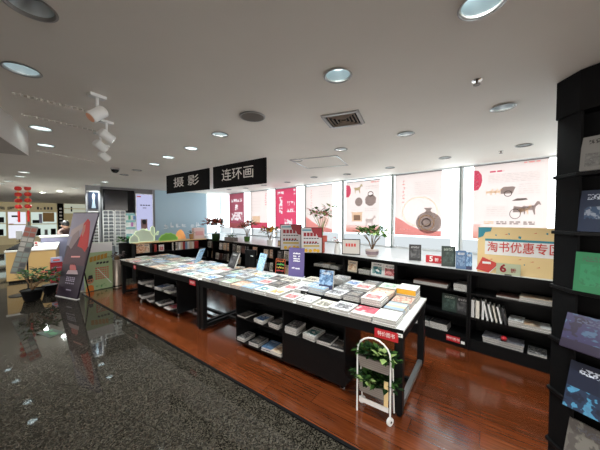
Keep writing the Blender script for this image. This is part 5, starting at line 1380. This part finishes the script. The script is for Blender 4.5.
MB().prism([(w*.08,hg*.24),(w*.26,hg*.26),(w*.25,hg*.33),(w*.12,hg*.33)], -.006, -.004).box(w*.10,w*.155,-.006,-.004,hg*.20,hg*.225).box(w*.18,w*.235,-.006,-.004,hg*.20,hg*.225).build('man_hair_glasses', M['black_ink'], t)
MB().prism([(w*.0,0),(w*.30,0),(w*.28,hg*.10),(w*.20,hg*.13),(w*.05,hg*.11)], -.005, -.001).build('man_shirt', M['orange'], t)
mb = MB(); leaves(mb, (w*.55,-.005,hg*.06), 20, .09, .06, .05, 1); mb.build('leaf_print', mat('leaf print', (.06,.30,.08), .5), t)
MB().prism([(w*.42,hg*.45),(w*.45,hg*.45),(w*.95,hg*.10),(w*.93,hg*.09)], -.006, -.004).build('slash_print', M['white_ink'], t)
# steel bin and dark plant top beside it
bq = at_z(117.5, 287.2, 0)
t = thing('steel_bin', 'slim brushed steel bin between promotion board and low shelf', 'bin', (bq.x, bq.y, .008), SROT)
MB().lathe([(.085,0),(.085,.62),(.08,.63)], 20).build('barrel', mat('dull steel', (.30,.26,.22), .35, .7), t, smooth=True)
MB().lathe([(.087,.02),(.087,.05)], 20).build('foot_ring', M['dark'], t)
f = MB(); leaves(f, (0,0,.70), 40, .13, .08, 1, 1); f.build('dried_flowers', mat('dark dried flowers', (.04,.018,.016), .8), t)
MB().tube([(0,0,.63),(0,0,.72)], .05, 10).build('stalks', M['stem'], t)

# floor exit marker
q0 = at_z(51, 333, 0)
t = thing('floor_marker', 'green exit marker set in the granite floor', 'floor sign', (q0.x, q0.y, 0), G_ROT)
MB().box(-.17,.17,-.085,.085,.0,.003).build('plate', mat('dark green plate', (.005,.025,.01), .5), t)
MB().prism([(-.02,-.03),(.07,-.03),(.07,-.055),(.13,0),(.07,.055),(.07,.03),(-.02,.03)], -.005, -.003, M=Matrix.Rotation(R(-90),4,'X')).build('arrow', mat('bright green arrow', (.02,.16,.05), .5), t)
mb = MB().lathe([(.018,.003),(.018,.005)], 12, c=(-.08,.035,0)); mb.box(-.10,-.06,-.04,.012,.003,.005); mb.build('running_figure', mat('marker green', (.02,.18,.06), .5), t)

# a customer at the counter
def person():
    q = CY(67.5, 245, -13.1)
    t = thing('person', 'person in a brown coat bending over the lavender counter', 'person', (q.x, q.y, 0), SROT)
    J = [(0,.06,.82),(0,0,1.0),(-.02,-.16,1.14),(-.04,-.28,1.20),(-.05,-.34,1.22),(.10,.06,.80),(.11,-.04,.44),(.11,.04,.06),(-.10,.06,.80),(-.11,-.04,.44),(-.11,.04,.06),
         (.19,-.17,1.12),(.25,-.30,.98),(.18,-.46,1.02),(-.22,-.18,1.11),(-.27,-.32,.98),(-.16,-.48,1.02),(.11,-.09,.035),(-.11,-.09,.035)]
    E = [(0,1),(1,2),(2,3),(3,4),(0,5),(5,6),(6,7),(0,8),(8,9),(9,10),(2,11),(11,12),(12,13),(2,14),(14,15),(15,16),(7,17),(10,18)]
    rad = [.16,.15,.15,.055,.055,.10,.075,.05,.10,.075,.05,.075,.055,.04,.075,.055,.04,.04,.04]
    me = bpy.data.meshes.new('body'); me.from_pydata(J, E, []); o = bpy.data.objects.new('body', me); COL.objects.link(o)
    sm = o.modifiers.new('skin', 'SKIN')
    me.skin_vertices[0].data[0].use_root = True
    for v_, r_ in zip(me.skin_vertices[0].data, rad): v_.radius = (r_, r_*.8)
    o.modifiers.new('sub', 'SUBSURF').levels = 1
    bpy.context.view_layer.update()
    m2 = bpy.data.meshes.new_from_object(o.evaluated_get(bpy.context.evaluated_depsgraph_get()))
    bpy.data.objects.remove(o)
    m2.materials.clear(); m2.materials.append(M['coat'])
    for p_ in m2.polygons: p_.use_smooth = True
    b = bpy.data.objects.new('body', m2); COL.objects.link(b); b.parent = t
    hd = MB().ball((0,0,0), .10, sz=1.2, n=16, k=12)
    hd.ball((0,-.10,-.01), .018); hd.ball((.098,.0,-.005), .022); hd.ball((-.098,0,-.005), .022)
    hd.build('head', M['skin'], t, loc=(-.07,-.40,1.30), rot=(R(40),0,R(-15)), smooth=True)
    MB().ball((0,.022,.02), .112, sz=1.15, n=16, k=12).build('hair', M['hair'], t, loc=(-.07,-.435,1.345), rot=(R(15),0,R(-15)), smooth=True)
person()
